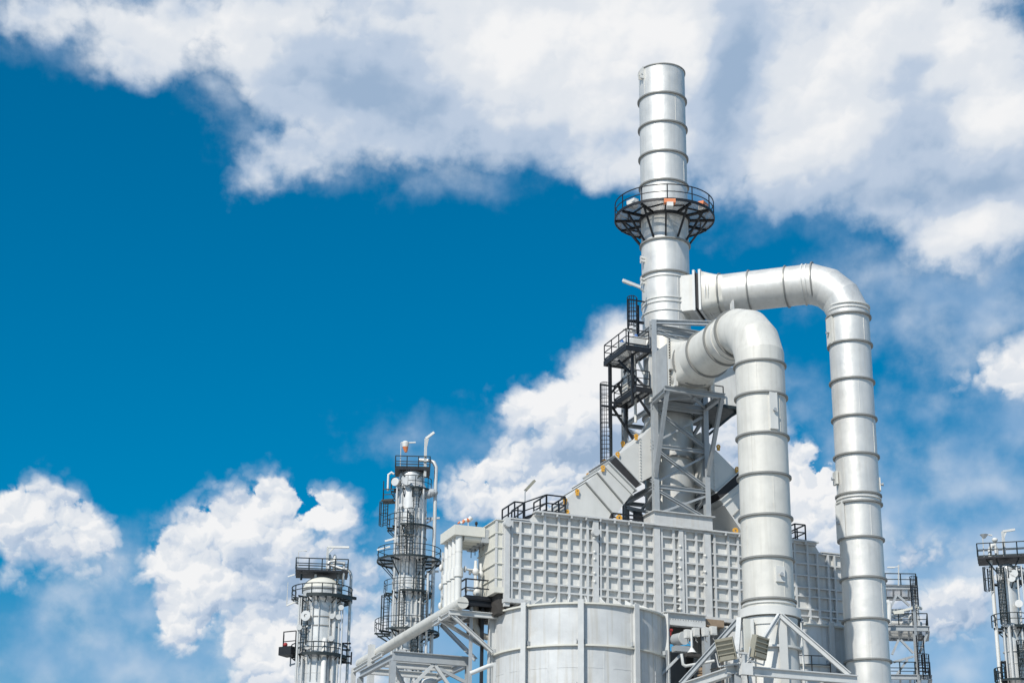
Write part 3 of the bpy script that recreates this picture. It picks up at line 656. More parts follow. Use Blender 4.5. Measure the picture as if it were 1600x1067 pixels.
# ================================================================== sloping breeching ducts
VB0, VB1 = -2.0, 2.0
def P2(x, y, v=VB0): p = atv(x, y, v); return (p.x, p.z)
def breeching(mirror, lab):
    f = (lambda p: p) if not mirror else (lambda p: (-.77 - p[0], p[1]))
    base = (-5.5, 0, ZR) if not mirror else (4.7, 0, ZR)
    t = thing('breeching_duct', base, lab, 'duct', 'sloping breeching ducts')
    def pr_(pts, a, b, n, m_): MB().prism([f(p) for p in pts], 'v', a, b).build(n, m_, t)
    A_, B_, E_, F_, H_ = P2(884, 803), P2(884, 780), P2(952, 724), P2(992, 764.5), P2(953, 806)
    pr_([(A_[0], ZR + .02), B_, E_, F_, (H_[0], ZR + .02)], VB0, VB1, 'lower_duct', M['hood'])
    I_, K_, L_, J_ = P2(961.5, 714), P2(1000, 685), P2(1021, 667.5), P2(999, 754.5)
    L_ = (TU0 + .1, L_[1]); N_ = (TU0 + .1, P2(1021, 742)[1])
    pr_([I_, K_, (L_[0], L_[1] + .1), N_, J_], VB0, VB1, 'upper_duct', M['hood'])
    mv_ = lambda p, q, k: (p[0] + (q[0] - p[0]) * k, p[1] + (q[1] - p[1]) * k)
    E2, F2, I2, J2 = mv_(E_, I_, .02), mv_(F_, J_, .05), mv_(E_, I_, .98), mv_(F_, J_, .95)
    ins = lambda p, q: (mv_(p, q, .03), mv_(q, p, .03))
    pr_([E2, I2, J2, F2], VB0 - .05, VB1 + .05, 'bellows', M['rubber'])
    # flanges across the slope
    def flange(p, q, w, out, m_):
        d = V(q[0] - p[0], q[1] - p[1]).normalized(); n = V(-d.y, d.x)
        P_ = V(*p) - d * out; Q_ = V(*q) + d * out
        pr_([tuple(P_ - n * w), tuple(P_ + n * w), tuple(Q_ + n * w), tuple(Q_ - n * w)], VB0 - out, VB1 + out, 'flange', m_)
    flange(E_, F_, .035, .16, M['steel_light']); flange(I_, J_, .035, .16, M['steel_light'])
    k1, k2 = mv_(E_, I_, -.9), mv_(F_, J_, -3.0)
    flange(P2(947, 731), P2(987.5, 772), .035, .1, M['hood'])
    flange(P2(916, 755.5), P2(957, 803), .04, .12, M['ringm']); flange(P2(934, 740.5), P2(971, 784), .04, .12, M['ringm'])
    b = MB()
    for k in range(16): p = mv_(K_, (K_[0], P2(1000, 755)[1]), k / 15); q = f(p); b.cyl((q[0], VB0 - .06, q[1]), (q[0], VB0, q[1]), .05, seg=6)
    b.build('bolts', M['hood'], t)
    lugs = ((902, 767, -1), (919, 742, 1), (942, 730, -1), (944, 720, 1), (965, 709, -1), (973, 692, 1), (994, 681, -1), (886, 799, -1), (883, 781, -1)) if not mirror else ((994, 681, -1), (965, 709, -1), (942, 730, -1), (886, 799, -1))
    for x, y, s_ in lugs:
        v = VB0 - .1 if s_ < 0 else VB1 - .3
        p = atv(x, y, v); q = f((p.x, p.z))
        lg = MB().ring((q[0], v, q[1]), (0, 1, 0), .05, .145, .09, 18).build('lifting_lug', M['orange'], t)
        MB().box(q[0] - .1, q[0] + .1, v - .045, v + .045, q[1] - .28, q[1] - .12).build('lug_foot', M['orange'], lg)
    pr_([(H_[0] - .2, ZR + .02), (H_[0], ZR + .02), (H_[0] + .25, ZR + .7), (H_[0] + .1, ZR + .7)], VB0 - .02, VB0 + .1, 'foot_stay', M['dark'])
    return t
breeching(False, 'pale sloping box duct left of the tower, dotted with orange lifting eyes')
breeching(True, 'shaded sloping box duct on the right of the tower, partly behind the front duct')
# two more lifting eyes on the roof edge
for x, y, lab in ((967.5, 809, 'yellow orange lifting eye on the roof edge, between the sloping duct and the tower'), (1149, 829, 'yellow orange lifting eye on the roof edge beside the front duct')):
    p = atv(x, y, -2.3); t = thing('lifting_eye', (p.x, p.y, ZR + .1), lab, 'lifting eye', 'lifting eyes on the roof edge')
    MB().ring((p.x, p.y, ZR + .34), (0, 1, 0), .08, .2, .1, 18).build('eye', M['orange'], t); MB().box(p.x - .2, p.x + .2, p.y - .045, p.y + .045, ZR + .1, ZR + .2).build('foot', M['orange'], t)

# ================================================================== black access platforms on the left of the tower
def access_platform(px, py, v1, u1, lab, posts):
    p = V(*atv(px, py, TV0 - .1)); z = p.z; u0_, v0_ = p.x, TV0 - .1
    t = thing('access_platform', (u0_, v0_, z), lab, 'platform', 'black access platforms on the steel tower')
    MB().box(u0_ + .1, u1 - .1, v0_ + .1, v1 - .1, z + .1, z + .14).build('grating', M['grating'], t)
    MB().box(u0_, u1, v0_, v0_ + .1, z, z + .36).box(u0_, u1, v1 - .1, v1, z, z + .36).box(u0_, u0_ + .1, v0_ + .1, v1 - .1, z, z + .36).box(u1 - .1, u1, v0_ + .1, v1 - .1, z, z + .36).build('edge_beam', M['black'], t)
    k = 2
    for i in range(1, k): x = u0_ + (u1 - u0_) * i / k; b = MB(); b.box(x - .08, x + .08, v0_ + .1, v1 - .1, z + .02, z + .099)
    b.build('joist', M['black'], t)
    b = MB(); rail(b, [(u1 - .15, v0_ + .05, z + .42), (u0_ + .05, v0_ + .05, z + .42), (u0_ + .05, v1 - .05, z + .42), (u1 - .15, v1 - .05, z + .42)], 1.1, r=.028); b.build('railing', M['black'], t)
    for (x, v, za_, x2, v2, zb2, w) in posts(u0_, v0_, u1, v1, z): MB().bar((x, v, za_), (x2, v2, zb2), w).build('strut', M['black'], t)
    return t, u0_, z
t1, ua, za1 = access_platform(978, 546, 1.1, TU0 - .2, 'upper black access platform with railings on the left of the steel tower', lambda u0, v0, u1, v1, z: [(u0 + .75, v0 + .6, z - 3.6, u0 + .75, v0 + .6, z, .17), (u0 + .2, v1 - .6, z - 4.6, u0 + .2, v1 - .6, z, .18), (u0 + 1.4, v1 - .6, z - 4.6, u0 + 1.4, v1 - .6, z, .17), (u0 + .3, v0 + 1.9, z - .1, u1, v0 + .9, z - 2.2, .16), (u0 + .2, v1 - .6, z - 2.2, u1, v1 - .6, z - .1, .14)])
t2, ub, zb1 = access_platform(994, 611, 1.1, TU0 - .2, 'lower black access platform with railings on the left of the steel tower', lambda u0, v0, u1, v1, z: [(u0 + .2, v0 + .4, z - .1, u1 + .1, v0 + .4, z - 1.5, .13), (u0 - .3, v1 - .4, z - .1, u1 + .2, v1 - .4, z - 2.4, .14), (u0 - 1.1, v1 - .5, z - .2, u0, v1 - .5, z - .2, .12), (u0 - .9, v1 - 1.4, z - .2, u0, v1 - 1.4, z - .2, .12)])
for lab, c, sz in (('white valve box on the upper black platform beside the tower column', (TU0 - .75, -1.6, za1 + .42), (.45, .35, .75)), ('grey damper actuator box on the upper black platform, behind the valve box', (TU0 - .9, .4, za1 + .42), (.35, .3, 1.0)), ('grey damper drive box on the lower black platform', (TU0 - .6, .2, zb1 + .42), (.32, .4, 1.5))):
    t = thing('actuator_box', c, lab, 'actuator'); MB().box(c[0] - sz[0], c[0] + sz[0], c[1] - sz[1], c[1] + sz[1], c[2] + .15, c[2] + .15 + sz[2]).build('case', M['hood'], t)
    MB().cyl((c[0] - .1, c[1], c[2] + .16 + sz[2]), (c[0] - .1, c[1], c[2] + sz[2] + .42), .18, .1, seg=12).build('dome', M['blue'] if 'valve' in lab else M['steel'], t); MB().box(c[0] - .2, c[0] + .2, c[1] - .2, c[1] + .2, c[2], c[2] + .148).build('foot', M['steel'], t)
# damper links and pipes against the tower's left flank
dl = thing('damper_linkage', (TU0 - .3, 0, 36), 'tangle of grey damper levers and thin pipes behind the black platforms', 'linkage')
random.seed(3)
for k in range(14):
    z = zb1 + .6 + random.random() * 4.2; x = TU0 - .35 - random.random() * .7; v = -1.8 + random.random() * 3
    p = V(x, v, z); q = p + V(random.uniform(-.5, .5), random.uniform(-.8, .8), random.uniform(-1.0, 1.0)); MB().bar(p, q, random.choice((.09, .14, .2))).build('lever', M[random.choice(('steel', 'hood', 'black'))], dl)
MB().tube([(TU0 - .5, -.6, zb1 - 1.5), (TU0 - .5, -.6, za1 + 2.2), (TU0 - 1.2, -.3, za1 + 2.4)], .1, 10).build('pipe', M['hood'], dl)
# cage ladders
p = atv(946, 727, 1.3); q = atv(946, 602, 1.3)
l1 = thing('cage_ladder', (p.x, 1.3, p.z), 'long black cage ladder reaching down from the lower black platform to the sloping duct', 'ladder', 'cage ladders on the steel tower')
ux = (p.x + q.x) / 2
cage_ladder(l1, (ux, 1.3, p.z), (ux, 1.3, q.z), (-.5, -.86), .6, (.0, 1), M['black'], .027)
MB().bar((ux + .5, 1.45, p.z - .3), (ux + .5, 1.45, q.z + 2.4), .12).bar((ux - .35, 1.4, q.z + .05), (ux + 1.0, 1.4, q.z + .05), .1).bar((ux + .5, 1.45, q.z - 2.0), (ux + 1.3, 1.45, q.z - 2.0), .12).build('support_post', M['darkgreen'], l1)
p = atv(989, 548, -.4); q = atv(989, 468, -.4); ux = p.x
l2 = thing('cage_ladder', (ux, -.4, p.z), 'short black cage ladder climbing beside the stack above the upper black platform', 'ladder', 'cage ladders on the steel tower')
cage_ladder(l2, (ux, -.4, p.z - .2), (ux, -.4, q.z), (-.5, -.86), .6, (.45, 1), M['black'], .035)
MB().bar((ux + .5, -.2, p.z - .2), (ux + .5, -.2, q.z - .3), .16).bar((ux - .2, -.3, p.z + 2.2), (ux + .9, -.3, p.z + 2.2), .16).bar((ux - .3, -.3, q.z), (ux + 1, -.3, q.z), .08).build('support_post', M['black'], l2)
# strip lamp reaching out from the stack
p, q = atv(973, 438, -1.0), atv(1001, 449, -1.0)
t = thing('strip_lamp', q, 'thin white strip lamp sticking out to the left from the stack above the black platforms', 'lamp')
MB().bar(p, q, .14, .2).build('tube', M['white'], t); MB().bar(V(*q) - V(.1, 0, 0), V(*q) + V(.5, .5, -.1), .1).build('arm', M['hood'], t); MB().bar(V(*p) + V(.02, -.02, -.12), V(*p).lerp(V(*q), .5) + V(0, -.02, -.12), .18, .04).build('reflector', M['cream'], t)

# ================================================================== rails and lamps on the heater roof
def roof_rail(px0, px1, z0, vv, lab, extra=None):
    a, b_ = atv(px0, 800, vv), atv(px1, 800, vv)
    t = thing('roof_railing', (a.x, vv, z0), lab, 'railing', 'black railings on the heater roof')
    m_ = MB(); rail(m_, [(b_.x, vv + 2.2, z0), (b_.x, vv, z0), (a.x, vv, z0), (a.x, vv + 2.2, z0)], 1.15, r=.04); m_.build('rails', M['black'], t)
    MB().box(a.x, b_.x, vv, vv + 2.2, z0 - .06, z0 - .001).build('deck', M['black'], t)
    return t, a.x, b_.x
t, a, b_ = roof_rail(854, 883, ZR + .2, -2.2, 'black railed platform on the heater roof just left of the sloping duct')
m_ = MB(); z0 = ZR + .2
for x in (a + .1, b_ - .1): m_.bar((x, -2.1, ZR + .002), (x, -2.1, z0 - .06), .1)
rail(m_, [(a - 1.6, -2.2, ZR - .5), (a - .02, -2.2, z0)], 1.15, r=.04, toe=.2); m_.build('stair_rail', M['black'], t); MB().bar((a - 1.6, -1.4, ZR - .5), (a - .02, -1.4, z0), .1, .2).build('stair_stringer', M['black'], t)
roof_rail(804, 819, zsh + .08, -2.2, 'black guard rail at the left end of the heater roof under the lamp post')
roof_rail(1241, 1257, ZR + .16, -2.2, 'black railed hatch on the heater roof right of the front duct')
t = thing('pipe_rail', (-4, -2.1, ZR + .1), 'low black pipe rail along the roof edge in front of the tower foot', 'railing')
m_ = MB(); a, b_ = atv(957, 805, -2.1), atv(1004, 812, -2.1); rail(m_, [(a.x, -2.1, ZR + .1), (b_.x, -2.1, ZR + .1)], .55, r=.045, toe=0); m_.build('rails', M['black'], t)
a = V(*atv(820, 796, -2.0)); z0 = zsh + .08
t = thing('roof_lamp', (a.x, -2.0, z0), 'thin lamp post with a tilted cream floodlight at the left end of the heater roof', 'lamp')
zt_ = atv(820, 766, -2.0).z; h0, h1 = V(*atv(821, 765, -2.0)), V(*atv(835, 751, -2.0))
MB().tube([(a.x, -2.0, z0), (a.x, -2.0, zt_ - .2), h0], .045, 8).build('post', M['steel'], t); MB().bar(h0 - V(0, 0, .05), h1, .3, .16).build('lamp_head', M['khaki'], t)
t = thing('bracket_lamp', (TU0 - .6, -1.5, ZR + .3), 'small dark floodlight at the foot of the steel tower beside the sloping duct', 'lamp')
p = V(*atv(997, 806, -1.2)); MB().box(p.x - .3, p.x + .25, p.y - .1, p.y + .15, p.z - .25, p.z + .3).build('lamp_head', M['black'], t); MB().bar((p.x, p.y, ZR + .02), (p.x, p.y, p.z - .25), .06).build('stalk', M['black'], t)

# ================================================================== manifold, transfer pipes, pipe rack (left)
vT = atu(762, 834, u0).y
uM = atv(716, 880, vT).x
pn = V(*atv(723, 941, vT - 1.0)); zM = pn.z; uMm = pn.x
pf = V(*atz(563, 1036, zM))
mf = thing('manifold_pipe', (pn.x, pn.y, 0), 'thick cream header pipe running back on steel brackets, its flat end facing us', 'pipe')
ax = (pf - pn); ax.z = 0; axn = ax.normalized()
MB().cyl(pn, pn + ax, .36, seg=28).build('pipe', M['duct'], mf)
MB().cyl(pn - axn * .03, pn + axn * .05, .375, seg=28).build('end_plate', M['duct'], mf); MB().bar(pn - axn * .045 - V(.36, 0, 0), pn - axn * .045 + V(.36, 0, 0), .03).build('seam', M['ringm'], mf)
for i in range(4):
    vv = vT + .74 * i; c = pn + axn * ((vv - pn.y) / axn.y); ur = c.x
    zt_ = atv(716, 836.5, vT).z
    t = thing('transfer_pipe', (ur, vv, zM), ('front one of the four white riser pipes left of the cream end box', 'second white riser pipe from the front of the row of four', 'third white riser pipe from the front of the row of four', 'white riser pipe farthest back in the row of four')[i], 'pipe', 'four white riser pipes in a row')
    rs = MB().cyl((ur, vv, zM), (ur, vv, zt_), .225, seg=20).build('riser', M['white'], t)
    zs0, zs1 = atv(716, 901, vT).z, atv(716, 887, vT).z
    MB().cyl((ur, vv, zs0), (ur, vv, zs1), .31, seg=20).build('sleeve', M['white'], rs)
    MB().ring((ur, vv, (zs1 + zt_) / 2), (0, 0, 1), .22, .24, .08, 20).build('band', M['hood'], rs)
    MB().box(ur - .42, u0 - .3, vv - .34, vv + .34, zt_ - .02, zt_ + .62).build('hood', M['cream'], t)
    MB().cyl((ur + .3, vv, zt_ - .1), (u0 + .1, vv, zt_ - .1), .24, seg=16).build('cross_pipe', M['cream'], t)
    MB().box(u0 - .5, u0 - .01, vv - .3, vv + .3, zt_ - .35, zt_ + .5).build('end_boot', M['steel'], t)
    MB().bar((u0 - .3, vv, zt_ - .36), (u0 - .3, vv, zt_ - .8), .04).build('drain_stub', M['dark'], t)
t = thing('wind_sock', (uM, vT, zt_ + .6), 'limp orange and white wind sock on top of the four white riser pipes', 'wind sock')
p = V(*atv(727, 816, vT + .5)); MB().bar((p.x + .2, p.y, zt_ + .62), (p.x + .2, p.y, p.z + .2), .05).build('pole', M['hood'], t)
b = MB(); b2 = MB()
for k in range(6):
    x = p.x - .5 + k * .15; zz = p.z - .12 + .07 * k + .07 * sin(k * 2.3); z2 = p.z - .12 + .07 * (k + 1) + .07 * sin((k + 1) * 2.3)
    (b if k % 2 == 0 else b2).cyl((x, p.y + .05 * (k % 2), zz), (x + .15, p.y + .05 * ((k + 1) % 2), z2), .05 + .018 * k, .068 + .018 * k, seg=10, caps=True)
b.build('orange_band', M['lamp'], t); b2.build('white_band', M['white'], t)
t = thing('bird_spike_post', (u0 - 1.2, vT, zt_ + .6), 'small dark post standing on the pipe hoods near the cream end box', 'post')
p = V(*atv(744, 828, vT)); MB().cyl((p.x, vT, zt_ + .62), (p.x, vT, zt_ + .85), .05, seg=8).build('stem', M['black'], t); MB().ball((p.x, vT, zt_ + .92), .1, 1.3).build('knob', M['black'], t)

def mpt(px):
    lo, hi = 0., 1.
    for _ in range(40):
        m = (lo + hi) / 2; q = FRAME @ (pn + ax * m) - EYE
        if 800 + FOC * q.dot(RT) / q.dot(FW) > px: lo = m
        else: hi = m
    return pn + ax * lo
rk = thing('pipe_rack', (pn.x, 6, 0), 'grey steel rack of columns, beams and raking struts carrying the cream header pipe', 'pipe rack')
for px in (564, 592):
    p = mpt(px); w = .42 if px > 580 else .3
    for du in (-.55,): MB().ib(V(p.x + du, p.y, 0), V(p.x + du, p.y, zM + (.5 if px > 580 else -.4)), w, w, .05).build('column', M['steel_light'], rk)
p = mpt(592); MB().ib(V(p.x + 1.3, p.y - 1.2, 0), V(p.x + 1.3, p.y - 1.2, zM + .1), .36, .36, .05).build('column', M['steel_light'], rk)
for du in (-.5, .5):
    MB().ib(V(pn.x + du, pn.y + .9, zM - .6), V(mpt(690).x + du, mpt(690).y, zM - .6), .3, .25, .04).build('runner', M['steel_light'], rk)
    MB().ib(mpt(608) + V(du, 0, -.6), mpt(562) + V(du, 0, -.6), .3, .25, .04).build('runner', M['steel_light'], rk)
# bracket off the near round heater
zk = atv(716, 957, pn.y + .6).z
for vv in (pn.y + .6, pn.y + 2.6):
    MB().ib(V(uMm - .7, vv, zk), V(uc1 - 5.2, vv, zk), .34, .26, .04).build('bracket_beam', M['steel_light'], rk)
    MB().ib(V(uMm - .5, vv, zk - .15), V(*atv(769.5, 1018, vv)), .22, .2, .04).build('bracket_strut', M['steel_light'], rk)
    q = V(*atv(743, 1030, vv + 1)); MB().ib(V(mpt(694).x - .2, mpt(694).y, zM - .7), q, .24, .22, .04).build('bracket_strut', M['steel'], rk)
MB().box(uMm - .5, uMm + 1.3, pn.y + .8, pn.y + 4, zM - .5, zM - .46).build('walk_plate', M['grating'], rk)
# lower frame behind
vq = 1.5; a, b_ = V(*atv(614, 1024, vq)), V(*atv(732, 1033, vq)); b_.z = a.z
MB().ib(a, b_, .6, .35, .05).build('beam', M['steel'], rk)
for vv in (vq + 3, vq + 6): MB().ib(V(a.x, vv, a.z), V(b_.x, vv, a.z), .4, .3, .05).build('beam', M['steel_light'], rk)
for x in (a.x, b_.x): MB().ib(V(x, vq, a.z - .1), V(x, vq + 7, a.z - .1), .4, .3, .05).build('beam', M['steel'], rk); MB().ib(V(x, vq, 0), V(x, vq, a.z - .32), .35, .35, .05).build('column', M['steel'], rk); MB().ib(V(x, vq + 7, 0), V(x, vq + 7, a.z - .32), .35, .35, .05).build('column', M['steel'], rk)
mx = (a.x + b_.x) / 2 + .2
for e in (V(a.x, vq, a.z - 3.2), V(b_.x, vq, a.z - 3.2)): MB().bar(V(mx, vq, a.z - .3), e, .2).build('strut', M['steel_light'], rk)
for s_, e in ((a.x, V(a.x + 3.2, vq + 3.5, a.z - 3.4)), (mx, V(b_.x, vq - .05, a.z - 1.4))): MB().bar(V(s_, vq + .1, a.z - .4), e, .2).build('strut', M['steel'], rk)
for k, (x0, lab) in enumerate(((669, 'cream pipe lying second in the rack behind the header pipe'),)):
    pass
t = thing('insulated_vessel', (a.x + 4.4, vq + 4, 0), 'pale upright insulated pipe standing inside the lower pipe rack', 'pipe')
p = V(*atv(672, 1050, vq + 4)); MB().cyl((p.x, p.y, 0), (p.x, p.y, a.z - .8), .55, seg=24).build('shell', M['white'], t); MB().dome((p.x, p.y), .55, a.z - .8, .3, 24, 5).build('head', M['white'], t)
# valve platform beside the end box
VV = pn.y + .55; zv = atv(745, 938, VV).z; x0, x1_ = atv(727, 930, VV).x, u0 + .3
vp = thing('valve_platform', ((x0 + x1_) / 2, VV, zv), 'dark railed valve platform wedged between the header pipe and the cream end box', 'platform')
MB().box(x0, x1_, VV, VV + 1.5, zv + .1, zv + .2).build('deck', M['black'], vp)
for vv in (VV + .13, VV + 1.3): MB().ib(V(x0, vv, zv - .12), V(x1_, vv, zv - .12), .4, .25, .05).build('joist', M['black'], vp)
b = MB(); rail(b, [(x0 + .05, VV + 1.45, zv + .2), (x0 + .05, VV + .05, zv + .2), (x1_ - .1, VV + .05, zv + .2)], 1.15, r=.04); b.build('railing', M['black'], vp)
for x in (x0 + .6, x0 + 1.35): MB().bar((x, VV + .5, 0), (x, VV + .5, zv - .32), .18).build('post', M['steel'] if x < x0 + 1 else M['black'], vp)
MB().box(x0 + 1.2, x1_ - .3, VV + 1.5, VV + 3, zv - 1.6, zv - .32).build('cable_tray', M['dark'], vp)
for i, (px, py, vv, r, lab) in enumerate(((743, 893, VV + .7, .22, 'white globe valve upright on the valve platform, left of the pair'), (751, 897, VV + .9, .2, 'white globe valve upright on the valve platform, right of the pair'), (745, 925, VV + .5, .26, 'white round relief valve low on the valve platform deck'))):
    p = V(*atv(px, py, vv)); t = thing('relief_valve', (p.x, vv, zv + .2), lab, 'valve', 'white valves on the valve platform')
    MB().cyl((p.x, vv, zv + .2), (p.x, vv, p.z), .1, seg=12).build('stem', M['white'], t); MB().ball(p, r, 1.2).build('body', M['white'], t)
    MB().cyl(p + V(0, 0, r), p + V(0, 0, r + .5), r * .55, r * .4, seg=12).build('bonnet', M['white'], t); MB().cyl(p + V(-.1, 0, .1), p + V(-.7, 0, .1), .07, seg=8).build('lever', M['hood'], t); MB().ring(p + V(-.72, 0, .1), (1, 0, 0), .05, .2, .06, 14).build('hand_wheel', M['hood'], t)
t = thing('insulated_pipe', (x0 + 1, VV + 1, zv - 3), 'brown stained insulated pipe curving down under the valve platform to the round heater', 'pipe')
p = V(*atv(743, 945, VV + 1.0)); MB().tube([p, p + V(0, 0, -1.3)] + [p + V(.7 - .7 * cos(a_), -.2, -1.3 - .7 * sin(a_)) for a_ in (.4, .8, 1.2, 1.57)] + [p + V(1.2, -.2, -2.0)], .2, 16).build('pipe', M['insul'], t)
t = thing('small_bore_pipe', (uc1 - 7, -5, 20), 'thin white pipe with an elbow running to the left side of the front round heater', 'pipe')
MB().tube([atv(734, 1052, -5.6), atv(763, 1040, -5.6), atv(772, 1038, -5.6), atv(772, 1067, -5.6) - V(0, 0, 3)], .13, 12).build('pipe', M['white'], t)
t = thing('instrument_tubes', (uM - .6, vT + 3, zM), 'cluster of small dark valves and tubes on the far side of the four risers', 'valve cluster')
for k in range(6):
    z = zM + .4 + k * .62; p = V(*atv(691, 900, vT + 2.8)); MB().bar((p.x - .05, p.y, z), (p.x + .9, p.y, z), .07).build('tube', M['hood'], t); MB().ball((p.x - .1 + .15 * (k % 2), p.y, z + .1), .13, 1.8).build('valve', M['steel' if k % 2 else 'hood'], t)
MB().bar((p.x, p.y, zM), (p.x, p.y, zM + 4), .12).build('post', M['hood'], t)

# ================================================================== distant process columns
def pos(px, py, Y): return atY(px, py, Y)
def face(c): return atan2(_E.y - c[1], _E.x - c[0])          # plan angle from a point towards the viewer's side
class Far:
    """survey of one distant column standing at distance Y, its axis at column px"""
    def __init__(s, pxa, pya, pxb, pyb, Y):
        s.a = (pxa, pya, pxb, pyb); s.Y = Y; p = pos(pxa, pya, Y); q = pos(pxb, pyb, Y); s.c = ((p.x + q.x) / 2, (p.y + q.y) / 2); s.f = face(s.c)
        s.sc = FOC / (FRAME @ p - EYE).dot(FW)
    def ax(s, y): a, b, c, d = s.a; return a + (c - a) * (y - b) / (d - b)
    def z(s, y, dr=0.): return pos(s.ax(y), y, s.Y - dr).z
    def off(s, x, y, fwd=0.):
        """plan point dx picture columns to the right of the axis, fwd metres nearer"""
        d = (x - s.ax(y)) / s.sc; r = V(cos(s.f + pi / 2), sin(s.f + pi / 2), 0); f = V(cos(s.f), sin(s.f), 0)
        return V(s.c[0], s.c[1], 0) + r * d + f * fwd
def davit(t, p, h, arm, m_, r=.09):
    """pole with a horizontal arm and a knee brace"""
    b = MB(); p = V(*p); q = p + V(0, 0, h); b.bar(p, q, r * 2); b.bar(q, q + arm, r * 2); b.bar(q - V(0, 0, h * .3), q + arm * .3, r * 1.3); b.build('davit', m_, t)
def far_lamp(t, p, h, arm, m_):
    b = MB(); p = V(*p); q = p + V(0, 0, h); b.bar(p, q, .07); b.bar(q, q + arm, .06); b.bar(q + arm, q + arm * 1.5 - V(0, 0, .1), .18, .1); b.build('lamp_arm', m_, t)
RTv = V(UH.x, VH.x, 0)      # picture-right in plan (u, v)

# ---- middle column
F = Far(642.3, 786, 636.4, 954, 172); rM = 24.8 / F.sc
t = thing('process_column', (F.c[0], F.c[1], 0), 'tallest silver process column left of the heater, ringed by many black platforms', 'column', 'distant process columns')
MB().lathe(F.c, [(rM, 0), (rM, F.z(764))], 40).build('shell', M['vessel'], t)
MB().lathe(F.c, [(rM, F.z(764)), (rM * .82, F.z(757)), (rM * .82, F.z(746))], 40).dome(F.c, rM * .82, F.z(746), 1.0, 32).build('head', M['vessel'], t)
for y in (793, 808, 836, 858, 905, 940, 1010, 1040): MB().ring((F.c[0], F.c[1], F.z(y, rM)), (0, 0, 1), rM - .01, rM + .05, .08, 40).build('seam_band', M['pipe'], t)
MB().ring((F.c[0], F.c[1], F.z(836, rM)), (0, 0, 1), rM - .01, rM + .1, .12, 40).build('stiffener_ring', M['ringm'], t)
fm = F.f
def rp(y, rad, a0, a1, nb, drop, seg=24, edge=None): ring_platform(t, F.c, F.z(y), rM + .02, rad / F.sc, radians(a0) + fm, radians(a1) + fm, seg, nb, drop, beam=edge or M['darkgreen'], rr=.027, depth=.2)
rp(768, 33, -95, 75, 6, .9, 16); rp(826, 37, -115, -8, 4, .8, 12); rp(877, 50, -180, 180, 10, 1.6, 28); rp(928, 38, -110, 110, 8, .8, 18); rp(989, 50, -130, 100, 8, 1.0, 20)
rp(1040, 36, -20, 120, 5, .8, 14)
# top deck
z0 = F.z(738); a, b_ = F.off(618, 738, 1.4), F.off(672, 738, 1.4); fx = V(cos(fm), sin(fm), 0)
b = MB(); m_ = a.lerp(b_, .5); b.bar(a - fx * 1.4 + UPZ * z0, b_ - fx * 1.4 + UPZ * z0, 2.8, .24, (0, 0, 1)); b.build('top_deck', M['black'], t)
r_ = MB(); e = UPZ * (z0 + .12); rail(r_, [a + e, b_ + e, b_ - fx * 2.8 + e, a - fx * 2.8 + e], 1.15, closed=True, r=.04); r_.build('railing', M['darkgreen'], t)
b = MB()
for k in (.15, .5, .85): q = a.lerp(b_, k); b.bar(q - fx * .3 + UPZ * (z0 - .1), F.off(642, 760, rM * .7) + UPZ * F.z(762), .12)
b.build('bracket', M['darkgreen'], t)
r_ = MB(); a, b_ = F.off(599, 785, .6), F.off(616, 785, .9); z0 = F.z(785); e = UPZ * z0; r_.bar(a + e - fx * .6, b_ + e - fx * .6, 1.3, .16); rail(r_, [b_ + e, a + e, a - fx * 1.4 + e], 1.1, r=.04); r_.bar(a + UPZ * F.z(755), a + e, .08); r_.build('side_balcony', M['darkgreen'], t)
p = F.off(606, 780, .6)
MB().tube([p + UPZ * F.z(770), p + UPZ * F.z(745), p + RTv * .3 + UPZ * F.z(741.5), p + RTv * .55 + UPZ * F.z(744)], .1, 10).build('gooseneck', M['white'], t)
# overhead vapour pipe on the right
xs = lambda y: 681.5 + (675 - 681.5) * (y - 740) / (980 - 740)
rv = 2.9 / F.sc; P0 = F.off(xs(760), 760, .5)
pz = [(676, 723), (680, 727), (682, 733)]
MB().tube([F.off(655, 718, 0) + UPZ * F.z(718), F.off(672, 719, .3) + UPZ * F.z(720), F.off(678.5, 722, .5) + UPZ * F.z(723.5), P0 + UPZ * F.z(731), P0], rv, 16).build('vapour_pipe', M['pipe'], t)
p = P0
for y in (810, 893, 960): MB().bar(F.off(666, y, .2) + UPZ * F.z(y), p + RTv * .5 + UPZ * F.z(y), .18).bar(F.off(664, y + 9, .2) + UPZ * F.z(y + 9), p + UPZ * F.z(y), .12).build('pipe_bracket', M['steel'], t)
for x, y0, y1, r in ((662, 770, 1067, .1), (668, 900, 1067, .13), (655, 800, 1067, .08), (621, 770, 1067, .09), (632, 880, 1067, .07)):
    q = F.off(x + (636.4 - 642.3) / 168 * 0, y0, rM * .95 + .15); MB().cyl(q, q + UPZ * F.z(y0), r, seg=10).build('riser', M['pipe'], t)
